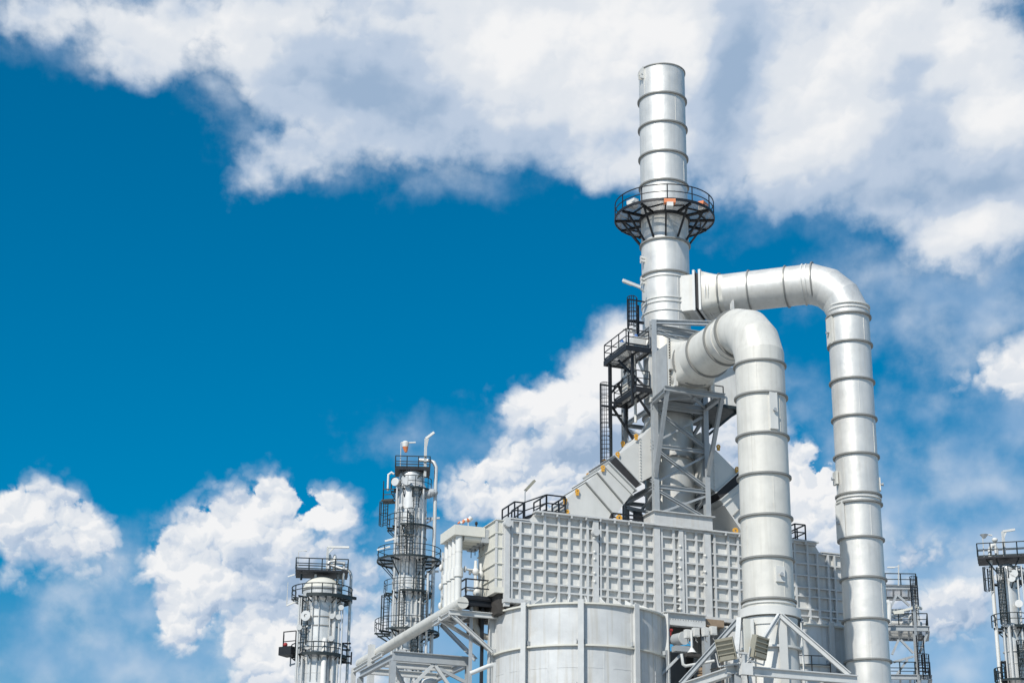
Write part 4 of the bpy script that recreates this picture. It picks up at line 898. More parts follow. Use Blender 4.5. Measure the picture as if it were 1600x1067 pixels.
# ladders
q = F.off(641, 830, rM + .5); cage_ladder(t, q + UPZ * F.z(876), q + UPZ * F.z(804), (cos(fm), sin(fm)), .6, (.3, 1), M['darkgreen'], .035)
q = F.off(603, 800, rM * .5); cage_ladder(t, q + UPZ * F.z(826), q + UPZ * F.z(790), (cos(fm - .8), sin(fm - .8)), .6, (0, 1), M['darkgreen'], .035)
q = F.off(604, 960, rM * .6); cage_ladder(t, q + UPZ * F.z(990), q + UPZ * F.z(930), (cos(fm - .6), sin(fm - .6)), .6, (0, .9), M['darkgreen'], .035)
q = F.off(655, 890, rM + .4); cage_ladder(t, q + UPZ * F.z(928), q + UPZ * F.z(880), (cos(fm), sin(fm)), .6, None, M['darkgreen'], .035)
q = F.off(646, 1010, rM + .5); cage_ladder(t, q + UPZ * F.z(1040), q + UPZ * F.z(994), (cos(fm), sin(fm)), .6, (0, 1), M['darkgreen'], .035)
for x, r in ((617, .05), (626, .06), (646, .05), (651, .07), (659, .05), (664, .06)):
    q = F.off(x, 860, sqrt(max(.05, rM * rM - ((x - 640) / F.sc) ** 2)) + .12); MB().cyl(q + UPZ * F.z(1067), q + UPZ * F.z(775 + (x * 7) % 60), r, seg=8).build('conduit', M['pipe'], t)
for x, y0, y1 in ((650, 800, 770), (628, 877, 830), (660, 985, 930), (626, 985, 930)):
    q = F.off(x, y0, rM + .35); cage_ladder(t, q + UPZ * F.z(y0), q + UPZ * F.z(y1), (cos(fm), sin(fm)), .5, (.3, 1), M['darkgreen'], .025)
# manways and nozzles
for x, y, r in ((636, 753, .36), (621, 754, .34), (643, 1030, .3)):
    q = F.off(x, y, rM * (.9 if x < 630 else 1)) + UPZ * F.z(y, rM); d = fx if x > 630 else (fx - RTv * .5).normalized()
    MB().cyl(q - d * .3, q + d * .35, r, seg=18).cyl(q + d * .35, q + d * .45, r * 1.2, seg=18).build('manway', M['pipe'], t)
random.seed(11)
for k in range(14):
    y = random.choice((790, 800, 850, 862, 900, 918, 945, 962, 975, 1005, 1020, 1050)); x = random.uniform(-20, 20); q = F.off(F.ax(y) + x, y, sqrt(max(.1, rM * rM - (x / F.sc) ** 2))) + UPZ * F.z(y, rM); d = (q - V(F.c[0], F.c[1], q.z)).normalized()
    MB().cyl(q - d * .1, q + d * .35, .1, seg=8).cyl(q + d * .35, q + d * .42, .2, seg=10).build('nozzle', M['pipe'], t)
for x, y, s_ in ((602, 852, -1), (590, 866, -1), (663, 947, 1)):
    q = F.off(x, y, rM) + UPZ * F.z(y); MB().bar(q, q - RTv * s_ * 1.25 + UPZ * .35, .1, .16).build('strip_lamp', M['white'], t)
davit(t, F.off(664, 748, 1.2) + UPZ * F.z(750), F.z(690) - F.z(750), RTv * .8 + UPZ * .65, M['hood'], .11)
for x, y in ((666, 775), (672, 772)): q = F.off(x, y, .8) + UPZ * F.z(y); MB().cyl(q - RTv * .3, q + RTv * .4, .4, seg=14).ball(q + RTv * .5, .3).build('valve', M['steel'], t)
# wind sock on its top
ws = thing('wind_sock', F.off(631, 712, 1.2) + UPZ * F.z(738), 'small white and orange wind sock hanging limp on top of the tallest process column', 'wind sock')
q = F.off(634, 700, 1.2); p = F.off(627, 700, 1.2)
MB().bar(p + UPZ * F.z(738), p + UPZ * F.z(697), .06).bar(p + UPZ * F.z(697), F.off(650, 697, 1.2) + UPZ * F.z(696.5), .06).bar(F.off(640, 697, 1.2) + UPZ * F.z(697), F.off(650, 697, 1.2) + UPZ * F.z(696.3), .12).build('pole', M['hood'], ws)
MB().cyl(q + UPZ * F.z(704), q + UPZ * F.z(697.5), .3, .36, seg=14).ball(q + UPZ * F.z(698), .34, .7).build('white_band', M['white'], ws)
MB().cyl(q + RTv * .08 + UPZ * F.z(712), q + UPZ * F.z(703.9), .13, .3, seg=14).build('orange_band', M['lamp'], ws)

# ---- left column
F = Far(501.7, 946, 497.7, 1053, 195); rM = 30.5 / F.sc
t = thing('process_column', (F.c[0], F.c[1], 0), 'short wide silver process column with a rounded head under a flat black platform', 'column', 'distant process columns')
fm = F.f; fx = V(cos(fm), sin(fm), 0)
MB().lathe(F.c, [(rM, 0), (rM, F.z(922))], 40).build('shell', M['vessel'], t)
MB().dome(F.c, rM, F.z(921.5), F.z(901) - F.z(921.5), 40, 9).build('head', M['cream'], t)
for y in (918, 962, 976): MB().ring((F.c[0], F.c[1], F.z(y, rM)), (0, 0, 1), rM - .01, rM + .08, .1, 40).build('stiffener_ring', M['ringm'], t)
for y in (950, 1000, 1035, 1050): MB().ring((F.c[0], F.c[1], F.z(y, rM)), (0, 0, 1), rM - .01, rM + .03, .06, 40).build('seam_band', M['pipe'], t)
def rp(y, rad, a0, a1, nb, drop, seg=24): ring_platform(t, F.c, F.z(y), rM + .02, rad / F.sc, radians(a0) + fm, radians(a1) + fm, seg, nb, drop, beam=M['darkgreen'], rr=.045, depth=.35)
rp(936, 48, -120, 100, 11, .7, 22); rp(1026, 44, -125, 100, 10, .7, 20)
z0 = F.z(897); a, b_ = F.off(461, 897, 1.8), F.off(542, 897, 1.8); e = UPZ * z0
MB().bar(a - fx * 1.8 + e, b_ - fx * 1.8 + e, 3.6, .22, (0, 0, 1)).build('top_deck', M['black'], t)
r_ = MB(); e = UPZ * (z0 + .15); rail(r_, [a + e, b_ + e, b_ - fx * 3.6 + e, a - fx * 3.6 + e], 1.2, closed=True, r=.05, sp=1.6); r_.build('railing', M['darkgreen'], t)
for x in (470, 492, 527): q = F.off(x, 900, 1.0); MB().bar(q + UPZ * F.z(910 if x != 492 else 912), q + UPZ * (z0 - .25), .2).build('leg', M['darkgreen'] if x < 480 else M['hood'], t)
r_ = MB(); z1 = F.z(1024); a, b_ = F.off(443, 1020, .3), F.off(462, 1020, 1.2); e = UPZ * (z1 + .2); r_.bar(a + e, b_ + e, 1.6, .9); rail(r_, [b_ + e, a + e, a - fx * 1.6 + e], 2.2, r=.05); r_.build('side_balcony', M['black'], t)
MB().ball(F.off(447, 1008, .6) + UPZ * F.z(1010), .24).build('valve', M['red'], t)
P0 = F.off(545.5, 960, .4); P1 = V(P0.x, P0.y, 0); rv = 2.3 / F.sc
MB().tube([F.off(511, 882, .2) + UPZ * F.z(884), F.off(513, 882, .2) + UPZ * F.z(882), F.off(535, 889, .2) + UPZ * F.z(888.5), F.off(541, 890, .4) + UPZ * F.z(890), F.off(546, 893, .4) + UPZ * F.z(892.5), P0 + UPZ * F.z(900), P1], rv, 14).build('vapour_pipe', M['pipe'], t)
MB().tube([F.off(512, 883, 1.6) + UPZ * F.z(893), F.off(512, 883, 1.6) + UPZ * F.z(883), F.off(515, 883, 1.6) + UPZ * F.z(881.5), F.off(536, 883, 1.6) + UPZ * F.z(883), F.off(536, 884, 1.6) + UPZ * F.z(920)], .14, 10).build('vent_pipe', M['pipe'], t)
MB().bar(F.off(530, 933, 1.5) + UPZ * F.z(933), F.off(555, 933, 0) + UPZ * F.z(933), .3).bar(F.off(536, 948, 1) + UPZ * F.z(948), P0 + UPZ * F.z(935), .16).build('pipe_bracket', M['darkgreen'], t)
MB().bar(F.off(527, 1010, 1.5) + UPZ * F.z(1010), F.off(547, 1010, 0) + UPZ * F.z(1010), .2).build('pipe_bracket', M['steel'], t)
for x, r in ((478, .06), (488, .07), (498, .05), (515, .06), (520, .09)):
    q = F.off(x, 960, sqrt(max(.05, rM * rM - ((x - 501) / F.sc) ** 2)) + .15); MB().cyl(q + UPZ * F.z(1067), q + UPZ * F.z(935 + (x * 5) % 40), r, seg=8).build('conduit', M['pipe'], t)
for x, y0, y1 in ((474, 1022, 940), (528, 935, 900)):
    q = F.off(x, y0, rM * .75); cage_ladder(t, q + UPZ * F.z(y0), q + UPZ * F.z(y1), (cos(fm), sin(fm)), .55, (.2, 1), M['darkgreen'], .03)
for x, y0, y1, r in ((524, 919, 0, .16), (535, 945, 0, .08), (530, 950, 0, .1), (468, 940, 0, .12), (471, 940, 0, .07), (473, 1030, 0, .1)):
    q = F.off(x, y0, rM * .9); MB().cyl(q, q + UPZ * F.z(y0), r, seg=10).build('riser', M['pipe'], t)
q = F.off(507, 1010, rM + .2); MB().tube([q, q + UPZ * F.z(1006), q - fx * .9 + UPZ * F.z(1003)], .3, 14).build('riser', M['white'], t)
q = F.off(482, 963, rM * .82) + UPZ * F.z(963, rM); d = (fx - RTv * .45).normalized()
MB().cyl(q - d * .2, q + d * .7, .34, seg=20).ring(q + d * .7, d, .2, .56, .14, 20).build('manway', M['pipe'], t)
for x, y, s_ in ((470, 988, 1), (449, 909, 1)): q = F.off(x, y, rM) + UPZ * F.z(y); MB().bar(q, q + RTv * s_ * .75 + UPZ * .25, .08, .14).build('strip_lamp', M['white'], t)
for x, y in ((518, 962), (528, 963), (517, 997), (480, 1011), (468, 981), (532, 948)): q = F.off(x, y, rM * .8) + UPZ * F.z(y, rM); MB().cyl(q - fx * .5, q + fx * .5, .16, seg=10).cyl(q + fx * .5, q + fx * .62, .3, seg=12).build('nozzle', M['pipe'], t)
davit(t, F.off(509.5, 893, .5) + UPZ * F.z(893), F.z(855.5) - F.z(893), RTv * 2.35 - UPZ * .02, M['hood'], .11)
far_lamp(t, F.off(464, 893, .8) + UPZ * F.z(890), F.z(865) - F.z(890), RTv * .6 + UPZ * .1, M['hood'])
for x in (513, 521): q = F.off(x, 893, 0); MB().cyl(q + UPZ * F.z(893), q + UPZ * F.z(869), .2, seg=10).cyl(q + UPZ * F.z(877), q + UPZ * F.z(871), .34, .22, seg=12).ball(q + UPZ * F.z(869.5), .2, 1.6).build('relief_valve', M['hood'], t)
q = F.off(540, 1020, .5); b = MB()
for k in range(4): b.bar(q + UPZ * (F.z(1035) + k * .7) - RTv * .5, q + UPZ * (F.z(1035) + k * .7) + RTv * .5, .16)
b.bar(q - RTv * .5 + UPZ * F.z(1038), q - RTv * .5 + UPZ * F.z(1018), .14).bar(q + RTv * .6 + UPZ * F.z(1038), q + RTv * .6 + UPZ * F.z(1018), .14); b.build('ladder', M['black'], t)
r_ = MB()
for x in (455, 465): r_.bar(F.off(x, 1040, .4) + UPZ * F.z(1043), F.off(x, 1030, .4) + UPZ * F.z(1026), .12)
r_.bar(F.off(454, 1041, .4) + UPZ * F.z(1041), F.off(478, 1038, 1.4) + UPZ * F.z(1036), .14); r_.build('hanger', M['steel'], t)
r_ = MB(); a, b_ = F.off(448, 945, .6), F.off(472, 940, .9); r_.bar(a + UPZ * F.z(936), a + UPZ * F.z(950), .1); r_.bar(a + UPZ * F.z(949), b_ + UPZ * F.z(939), .16); r_.bar(a + UPZ * F.z(913), a + UPZ * F.z(936), .06); r_.build('hanger', M['hood'], t)

# ---- right column
F = Far(1574, 880, 1584, 1050, 165); rM = 14.0 / F.sc
t = thing('process_column', (F.c[0], F.c[1], 0), 'slender process column far right with a long white pipe down its left side', 'column', 'distant process columns')
fm = F.f; fx = V(cos(fm), sin(fm), 0)
MB().lathe(F.c, [(rM, 0), (rM, F.z(890))], 32).dome(F.c, rM, F.z(890), .6, 32, 6).build('shell', M['vessel'], t)
for y in (900, 1016, 1035, 985): MB().ring((F.c[0], F.c[1], F.z(y, rM)), (0, 0, 1), rM - .01, rM + (.1 if y == 1016 else .04), .1, 32).build('stiffener_ring', M['pipe'], t)
z0 = F.z(875); a, b_ = F.off(1532, 875, 1.5), F.off(1612, 873, 1.5); e = UPZ * z0
MB().bar(a - fx * 1.5 + e, b_ - fx * 1.5 + e, 3.0, .16, (0, 0, 1)).build('top_deck', M['black'], t)
r_ = MB(); e = UPZ * (z0 + .12); rail(r_, [a + e, b_ + e, b_ - fx * 3.0 + e, a - fx * 3.0 + e], 1.25, closed=True, r=.04); r_.build('railing', M['darkgreen'], t)
for x in (1545, 1560, 1594): MB().bar(F.off(x, 878, .8) + UPZ * (z0 - .1), F.off(1574 + (x - 1574) * .3, 900, rM * .8) + UPZ * F.z(902), .12).build('bracket', M['darkgreen'], t)
def rp(y, rad, a0, a1, nb, drop, seg=16): ring_platform(t, F.c, F.z(y), rM + .02, rad / F.sc, radians(a0) + fm, radians(a1) + fm, seg, nb, drop, beam=M['darkgreen'], rr=.035, depth=.22)
rp(908, 26, 5, 150, 4, .8); rp(981, 30, -80, 150, 7, .9, 18); rp(1030, 24, 20, 160, 4, .7); rp(1064, 32, -130, -30, 4, .6)
P0 = F.off(1551.5, 885, .6); rv = 3.0 / F.sc
MB().tube([F.off(1560, 856, .3) + UPZ * F.z(870), F.off(1560, 856, .3) + UPZ * F.z(858), F.off(1557, 853, .5) + UPZ * F.z(853), F.off(1553, 853, .6) + UPZ * F.z(853.5), P0 + UPZ * F.z(860), P0], rv, 16).build('vapour_pipe', M['white'], t)
for x, r in ((1571, .16), (1563, .1), (1590, .1), (1597, .07)): q = F.off(x, 890, rM + .25); MB().cyl(q, q + UPZ * F.z(888), r, seg=10).build('riser', M['pipe'], t)
q = F.off(1568, 940, rM + .5); cage_ladder(t, q + UPZ * F.z(978), q + UPZ * F.z(890), (cos(fm), sin(fm)), .6, (.1, .95), M['darkgreen'], .04)
q = F.off(1550, 910, .6); cage_ladder(t, q + UPZ * F.z(924), q + UPZ * F.z(888), (cos(fm - .8), sin(fm - .8)), .5, (0, 1), M['darkgreen'], .04)
q = F.off(1594, 1030, rM + .5); cage_ladder(t, q + UPZ * F.z(1062), q + UPZ * F.z(1006), (cos(fm), sin(fm)), .6, (0, 1), M['darkgreen'], .04)
q = F.off(1572, 1040, rM * .7 + .4); cage_ladder(t, V(F.off(1567, 1040, 1).x, F.off(1567, 1040, 1).y, F.z(1075)), V(F.off(1567, 1040, 1).x, F.off(1567, 1040, 1).y, F.z(1035)), (cos(fm - .8), sin(fm - .8)), .5, None, M['black'], .05)
davit(t, F.off(1572, 862, 1) + UPZ * F.z(872), F.z(834) - F.z(872), RTv * 1.15 + UPZ * .2, M['hood'], .1)
far_lamp(t, F.off(1541, 862, 1) + UPZ * F.z(872), F.z(839) - F.z(872), RTv * .6 + UPZ * .1, M['hood'])
q = F.off(1542, 838, 1) + UPZ * F.z(839); MB().cyl(q - UPZ * .25, q + UPZ * .1, .1, .4, seg=12).build('dish_lamp', M['white'], t)
q = F.off(1558, 845, .5); MB().cyl(q + UPZ * F.z(866), q + UPZ * F.z(846), .12, seg=10).ball(q + UPZ * F.z(844.5), .28, .8).build('relief_valve', M['white'], t)
for x, y in ((1582, 905), (1562, 903), (1592, 945), (1586, 898)): q = F.off(x, y, rM) + UPZ * F.z(y, rM); MB().cyl(q - fx * .3, q + fx * .5, .2, seg=10).cyl(q + fx * .5, q + fx * .6, .36, seg=12).build('nozzle', M['pipe'], t)
q = F.off(1590, 895, .3) + UPZ * F.z(895); MB().cyl(q, q + RTv * .6, .4, seg=14).build('exchanger_end', M['steel'], t)

# ---- open steel structure at the right, behind the far duct
Y = 168
def sp(px, py, dY=0): return V(*atY(px, py, Y + dY))
t = thing('steel_structure', sp(1410, 1060) * 1 - V(0, 0, sp(1410, 1060).z), 'open grey steel structure with three railed floors behind the foot of the far right duct', 'steel structure')
for (py, x0, x1, th) in ((917.5, 1360, 1432, .35), (981, 1360, 1450, .5), (1057, 1360, 1454, .45)):
    z = sp(1400, py).z; a, b_ = sp(x0, py), sp(x1, py); a.z = b_.z = z; bk = V(-cos(face(a)), -sin(face(a)), 0) * 5
    dk = MB(); dk.ib(a, b_, th, .3, .05).ib(a + bk, b_ + bk, th, .3, .05).ib(b_, b_ + bk, th, .3, .05)
    dk.build('floor_beam', M['steel'], t)
    MB().add([a + UPZ * th * .52, b_ + UPZ * th * .52, b_ + bk + UPZ * th * .52, a + bk + UPZ * th * .52], [(0, 1, 2, 3)]).build('grating', M['grating'], t)
    j = MB()
    for k in range(1, 6): q = a.lerp(b_, k / 6); j.ib(q - UPZ * .05, q + bk - UPZ * .05, th * .6, .16, .04)
    j.build('joist', M['steel'], t)
    r_ = MB(); e = UPZ * th * .55; rail(r_, [a + e, b_ + e, b_ + bk + e], 1.15, r=.04, toe=0); rail(r_, [a + bk + e, b_ + bk + e], 1.15, r=.03, toe=0); r_.build('railing', M['darkgreen'], t)
for x0, x1, y0 in ((1425, 1432, 918),):
    for dY in (0, 5):
        a = sp(x0, y0, dY); MB().ib(V(a.x, a.y, 0), a, .3, .3, .05).build('column', M['steel'], t)
a = sp(1427, 921); MB().ib(V(a.x + .3, a.y, sp(1427, 979).z), V(a.x + .3, a.y, a.z), .24, .24, .04).build('column', M['steel_light'], t)
for p, q in (((1402, 929), (1421, 946)), ((1401, 929), (1392, 948)), ((1396, 965), (1420, 958)), ((1407, 999), (1427, 1020)), ((1404, 999), (1394, 1022)), ((1396, 1034), (1427, 1025)), ((1418, 1030), (1400, 1055)), ((1449, 988), (1437, 1020)), ((1412, 958), (1407, 970))):
    MB().bar(sp(*p, .2), sp(*q, .2), .2).build('brace', M['steel'], t)
b = MB()
for k in range(4): b.bar(sp(1362, 955 + k * 8, 2), sp(1421, 953 + k * 9, 3), .3)
b.build('pipe', M['pipe'], t)
for y, r in ((988, .28), (992, .22), (973, .3), (977, .2)): MB().cyl(sp(1366, y - 2, 2.5), sp(1440, y + 3, 2.5), r, seg=12).build('pipe', M['pipe'], t)
MB().tube([sp(1389, 975, -1), sp(1389.5, 945, -1), sp(1387, 940, -1), sp(1380, 940, -1)], .22, 12).build('pipe', M['white'], t)
a = sp(1428, 962, 1); MB().cyl(V(a.x, a.y, sp(1428, 976).z), V(a.x, a.y, sp(1428, 960).z), .55, seg=18).ball(V(a.x, a.y, sp(1428, 960).z), .55, .5).build('drum', M['hood'], t)
b = MB(); b.bar(sp(1395, 957), sp(1430, 949), .2); b.bar(sp(1395, 957), sp(1412, 956), .3); b.bar(sp(1430, 946), sp(1441, 951), .22); b.build('pipe_arm', M['cream'], t)
for x0, y0, y1 in ((1430, 946, 904), (1441, 1053, 995), (1448, 1060, 1025)):
    a = sp(x0, y0, -.6); cage_ladder(t, a, V(a.x, a.y, sp(x0, y1).z), (cos(face(a)), sin(face(a))), .6, (.2, 1), M['black'], .035)
t2 = thing('lamp_post', sp(1403, 914), 'thin post with white strip lamp on the top floor of the right steelwork', 'lamp')
MB().bar(sp(1404, 914), sp(1404, 882), .1).build('post', M['hood'], t2); MB().bar(sp(1404, 885), sp(1386, 886), .08).bar(sp(1398, 886), sp(1387, 886), .2, .12).build('lamp_arm', M['white'], t2)
SUNE, SKYK, SKYD, SKYS, SKYH, EXPO = 4.2, .132, .3, 1.66, .501, 0.0
CLOUD = [(-14.76, 29.15, 1.22, 0.73, 0, 1.0), (-13.52, 29.28, 1.83, 0.73, 0, 1.0), (-12.1, 28.61, 1.26, 1.18, -20, 1.0), (-11.13, 28.93, 1.63, 1.18, 0, 1.0), (-10.24, 29.7, 1.22, 1.02, 0, 1.0), (-11.43, 28.12, 1.02, 0.61, 0, 1.0), (-7.69, 29.48, 2.03, 1.93, 0, 1.0), (-6.51, 28.39, 2.24, 1.83, 0, 1.0), (-7.31, 27.54, 1.22, 0.81, 0, 1.0), (-4.92, 28.1, 3.05, 2.24, 0, 1.0), (-2.11, 29.02, 4.47, 2.85, 0, 1.0), (-5.72, 26.56, 1.63, 1.12, 20, 1.0), (-7.02, 25.82, 1.12, 0.85, 20, 1.0), (-7.88, 25.08, 0.85, 0.61, 20, 1.0), (-4.92, 26.27, 1.42, 0.81, 0, 1.0), (-3.11, 26.69, 1.63, 1.02, 0, 1.0), (1.11, 28.48, 3.66, 2.74, 0, 1.0), (-0.28, 26.77, 2.24, 0.98, 0, 1.0), (1.75, 26.38, 1.42, 0.91, 0, 1.0), (3.15, 26.87, 2.24, 1.83, 0, 1.0), (4.12, 28.44, 3.05, 2.85, 0, 1.0), (3.98, 25.55, 1.22, 0.61, 0, 1.0), (2.68, 30.45, 14.23, 1.52, 0, 1.0), (6.12, 28.17, 2.44, 2.85, 0, 1.0), (6.58, 25.76, 1.22, 1.02, 0, 1.0), (7.95, 26.69, 2.44, 2.24, 0, 1.0), (8.0, 24.89, 1.52, 0.85, 0, 1.0), (9.0, 24.54, 1.22, 0.71, 0, 1.0), (9.88, 27.93, 3.46, 2.85, 0, 1.0), (9.77, 25.38, 2.24, 1.42, 0, 1.0), (11.8, 28.53, 3.05, 2.44, 0, 1.0), (12.65, 26.51, 2.85, 2.24, 0, 1.0), (11.94, 24.72, 1.83, 0.91, 0, 1.0), (13.76, 27.55, 2.24, 2.64, 0, 1.0), (14.72, 27.25, 1.63, 2.44, 0, 1.0), (14.61, 25.34, 1.83, 1.83, 0, 1.0), (13.49, 24.48, 2.03, 1.02, 0, 1.0), (15.55, 27.71, 1.22, 1.42, 0, 1.0), (15.75, 25.01, 1.22, 2.03, 0, 1.0), (11.37, 24.08, 1.42, 0.65, 0, 1.0), (13.53, 23.01, 1.52, 1.06, 0, 1.0), (14.48, 23.22, 1.93, 1.32, 0, 1.0), (15.61, 23.49, 1.02, 1.22, 0, 1.0), (13.93, 22.29, 1.02, 0.61, 0, 1.0), (15.03, 18.63, 1.22, 0.73, 0, 1.0), (15.69, 19.01, 1.02, 0.77, 0, 1.0), (16.08, 18.39, 1.02, 0.81, 0, 1.0), (3.76, 20.19, 0.91, 0.65, 0, 1.0), (3.26, 19.59, 1.12, 0.91, 0, 1.0), (2.66, 18.98, 1.02, 0.91, 0, 1.0), (2.16, 18.27, 1.22, 1.02, 0, 1.0), (1.25, 17.56, 1.42, 1.02, 0, 1.0), (0.44, 16.94, 0.91, 0.91, 0, 1.0), (3.28, 17.15, 3.05, 2.44, 0, 1.0), (0.06, 15.32, 1.52, 1.22, 0, 1.0), (1.06, 15.94, 1.83, 1.42, 0, 1.0), (-1.05, 14.7, 1.02, 0.81, 0, 1.0), (-0.56, 15.92, 0.77, 0.61, 0, 1.0), (-1.57, 15.5, 0.41, 0.33, 0, 1.0), (6.31, 16.91, 2.24, 2.24, 0, 1.0), (6.7, 18.31, 1.22, 1.02, 0, 1.0), (8.31, 15.95, 1.22, 1.06, 0, 1.0), (9.2, 15.13, 1.02, 0.98, 0, 1.0), (9.89, 14.01, 1.22, 1.22, 0, 1.0), (6.32, 14.5, 4.07, 1.83, 0, 1.0), (9.88, 12.63, 1.83, 1.42, 0, 1.0), (12.6, 12.93, 1.22, 0.91, 0, 1.0), (13.53, 11.34, 1.83, 1.22, 0, 1.0), (11.8, 11.4, 1.42, 1.22, 0, 1.0), (-6.9, 14.83, 0.81, 0.65, 0, 1.0), (-7.59, 14.69, 0.91, 0.65, 0, 1.0), (-6.19, 14.56, 0.81, 0.65, 0, 1.0), (-5.35, 14.63, 0.53, 0.41, 0, 1.0), (-8.18, 14.27, 1.02, 0.81, 0, 1.0), (-9.07, 14.12, 0.98, 0.77, 0, 1.0), (-9.47, 14.4, 0.61, 0.49, 0, 1.0), (-9.93, 13.38, 0.91, 0.77, 0, 1.0), (-10.5, 12.76, 0.91, 0.77, 0, 1.0), (-7.95, 13.09, 2.24, 1.63, 0, 1.0), (-9.49, 12.03, 1.52, 1.42, 0, 1.0), (-10.46, 11.78, 0.81, 0.91, 0, 1.0), (-7.12, 11.93, 1.83, 1.63, 0, 1.0), (-10.03, 10.73, 0.81, 0.81, 0, 1.0), (-7.27, 10.35, 1.63, 1.42, 0, 1.0), (-6.28, 10.38, 1.83, 1.63, 0, 1.0), (-6.83, 9.0, 2.03, 1.02, 0, 1.0), (-4.98, 10.22, 1.52, 1.63, 0, 1.0), (-4.73, 12.01, 0.91, 1.22, 0, 1.0), (-5.86, 13.17, 1.02, 1.22, 0, 1.0), (-14.14, 14.39, 0.77, 0.49, 0, 1.0), (-14.89, 14.14, 0.85, 0.57, 0, 1.0), (-13.65, 14.13, 0.81, 0.61, 0, 1.0), (-13.06, 13.78, 0.69, 0.57, 0, 1.0), (-15.43, 13.51, 0.81, 0.81, 0, 1.0), (-14.57, 13.29, 1.22, 0.91, 0, 1.0), (-13.42, 13.17, 1.02, 0.73, 0, 1.0), (-12.55, 13.07, 0.45, 0.45, 0, 1.0), (-12.63, 12.64, 0.49, 0.37, 0, 1.0), (-15.29, 12.46, 0.49, 0.53, 0, 1.0)]
VEIL = [(-2.8, 16.89, 1.42, 0.49, 0, 1.0), (-1.59, 16.87, 1.42, 0.49, 0, 1.0), (-3.21, 17.24, 0.61, 0.28, 0, 1.0), (12.0, 22.05, 1.83, 0.73, 0, 1.0), (10.82, 22.53, 1.02, 0.37, 0, 1.0), (13.37, 21.35, 2.85, 1.22, 0, 1.0), (14.72, 20.85, 2.24, 1.63, 0, 1.0), (12.81, 20.41, 2.24, 0.81, 0, 1.0), (11.61, 21.88, 1.83, 1.02, 0, 1.0), (15.09, 21.79, 2.03, 1.42, 0, 1.0), (13.98, 19.14, 1.22, 0.61, 0, 1.0), (13.02, 17.63, 1.22, 0.61, 0, 1.0), (13.79, 16.6, 2.24, 0.53, 0, 1.0), (13.4, 15.83, 2.44, 0.89, 0, 1.0), (12.05, 15.31, 1.22, 1.02, 0, 1.0), (15.7, 17.25, 1.42, 1.42, 0, 1.0), (9.2, 17.92, 0.81, 0.61, 0, 1.0), (8.99, 18.63, 0.61, 0.33, 0, 1.0), (-13.54, 11.61, 1.42, 1.02, 0, 1.0), (-11.41, 11.15, 1.83, 1.02, 0, 1.0), (-12.72, 10.3, 2.24, 1.02, 0, 1.0), (-10.76, 9.63, 3.25, 1.02, 0, 1.0), (-8.82, 9.9, 2.44, 1.22, 0, 1.0), (-14.27, 10.79, 1.22, 0.61, 0, 1.0), (-3.94, 12.63, 1.42, 1.22, 0, 1.0), (-4.31, 11.43, 1.63, 1.63, 0, 1.0), (-2.9, 10.87, 3.46, 1.83, 0, 1.0), (-4.67, 9.64, 2.85, 1.02, 0, 1.0), (13.94, 12.88, 4.27, 2.24, 0, 1.0), (12.94, 10.59, 4.67, 2.44, 0, 1.0), (15.04, 11.28, 2.44, 3.25, 0, 1.0), (12.04, 14.52, 3.25, 1.22, 0, 1.0), (-3.16, 13.85, 1.22, 1.02, 0, 1.0), (-1.53, 12.68, 1.83, 1.63, 0, 1.0), (14.74, 15.17, 2.24, 1.42, 0, 1.0), (15.46, 12.8, 2.03, 2.44, 0, 1.0), (12.02, 12.95, 2.44, 1.83, 0, 1.0), (13.87, 9.79, 4.07, 1.42, 0, 1.0), (-12.24, 12.66, 1.22, 1.22, 0, 1.0), (-11.72, 9.58, 4.07, 1.42, 0, 1.0), (-14.39, 9.64, 1.63, 1.22, 0, 1.0), (-5.91, 11.38, 1.63, 2.03, 0, 1.0), (10.68, 16.56, 1.22, 1.22, 0, 1.0), (-1.88, 25.13, 1.12, 0.33, 0, 1.0), (-0.67, 25.35, 1.02, 0.28, 0, 1.0), (-2.29, 25.52, 1.02, 0.37, 0, 1.0), (-4.11, 25.85, 1.22, 0.37, 0, 1.0), (-6.12, 25.34, 1.22, 0.28, 0, 1.0), (-14.68, 28.48, 1.22, 0.24, 0, 1.0), (-12.98, 28.02, 1.22, 0.37, 0, 1.0), (-9.49, 27.74, 0.81, 0.61, 0, 1.0), (-8.6, 27.14, 0.81, 0.53, 0, 1.0), (-8.11, 26.59, 0.73, 0.45, 0, 1.0), (7.82, 24.1, 1.42, 0.41, 0, 1.0), (9.01, 23.88, 1.02, 0.28, 0, 1.0), (6.4, 24.97, 0.81, 0.61, 0, 1.0), (10.6, 23.74, 1.63, 0.41, 0, 1.0), (10.22, 29.26, 0.61, 0.41, 0, 1.0)]
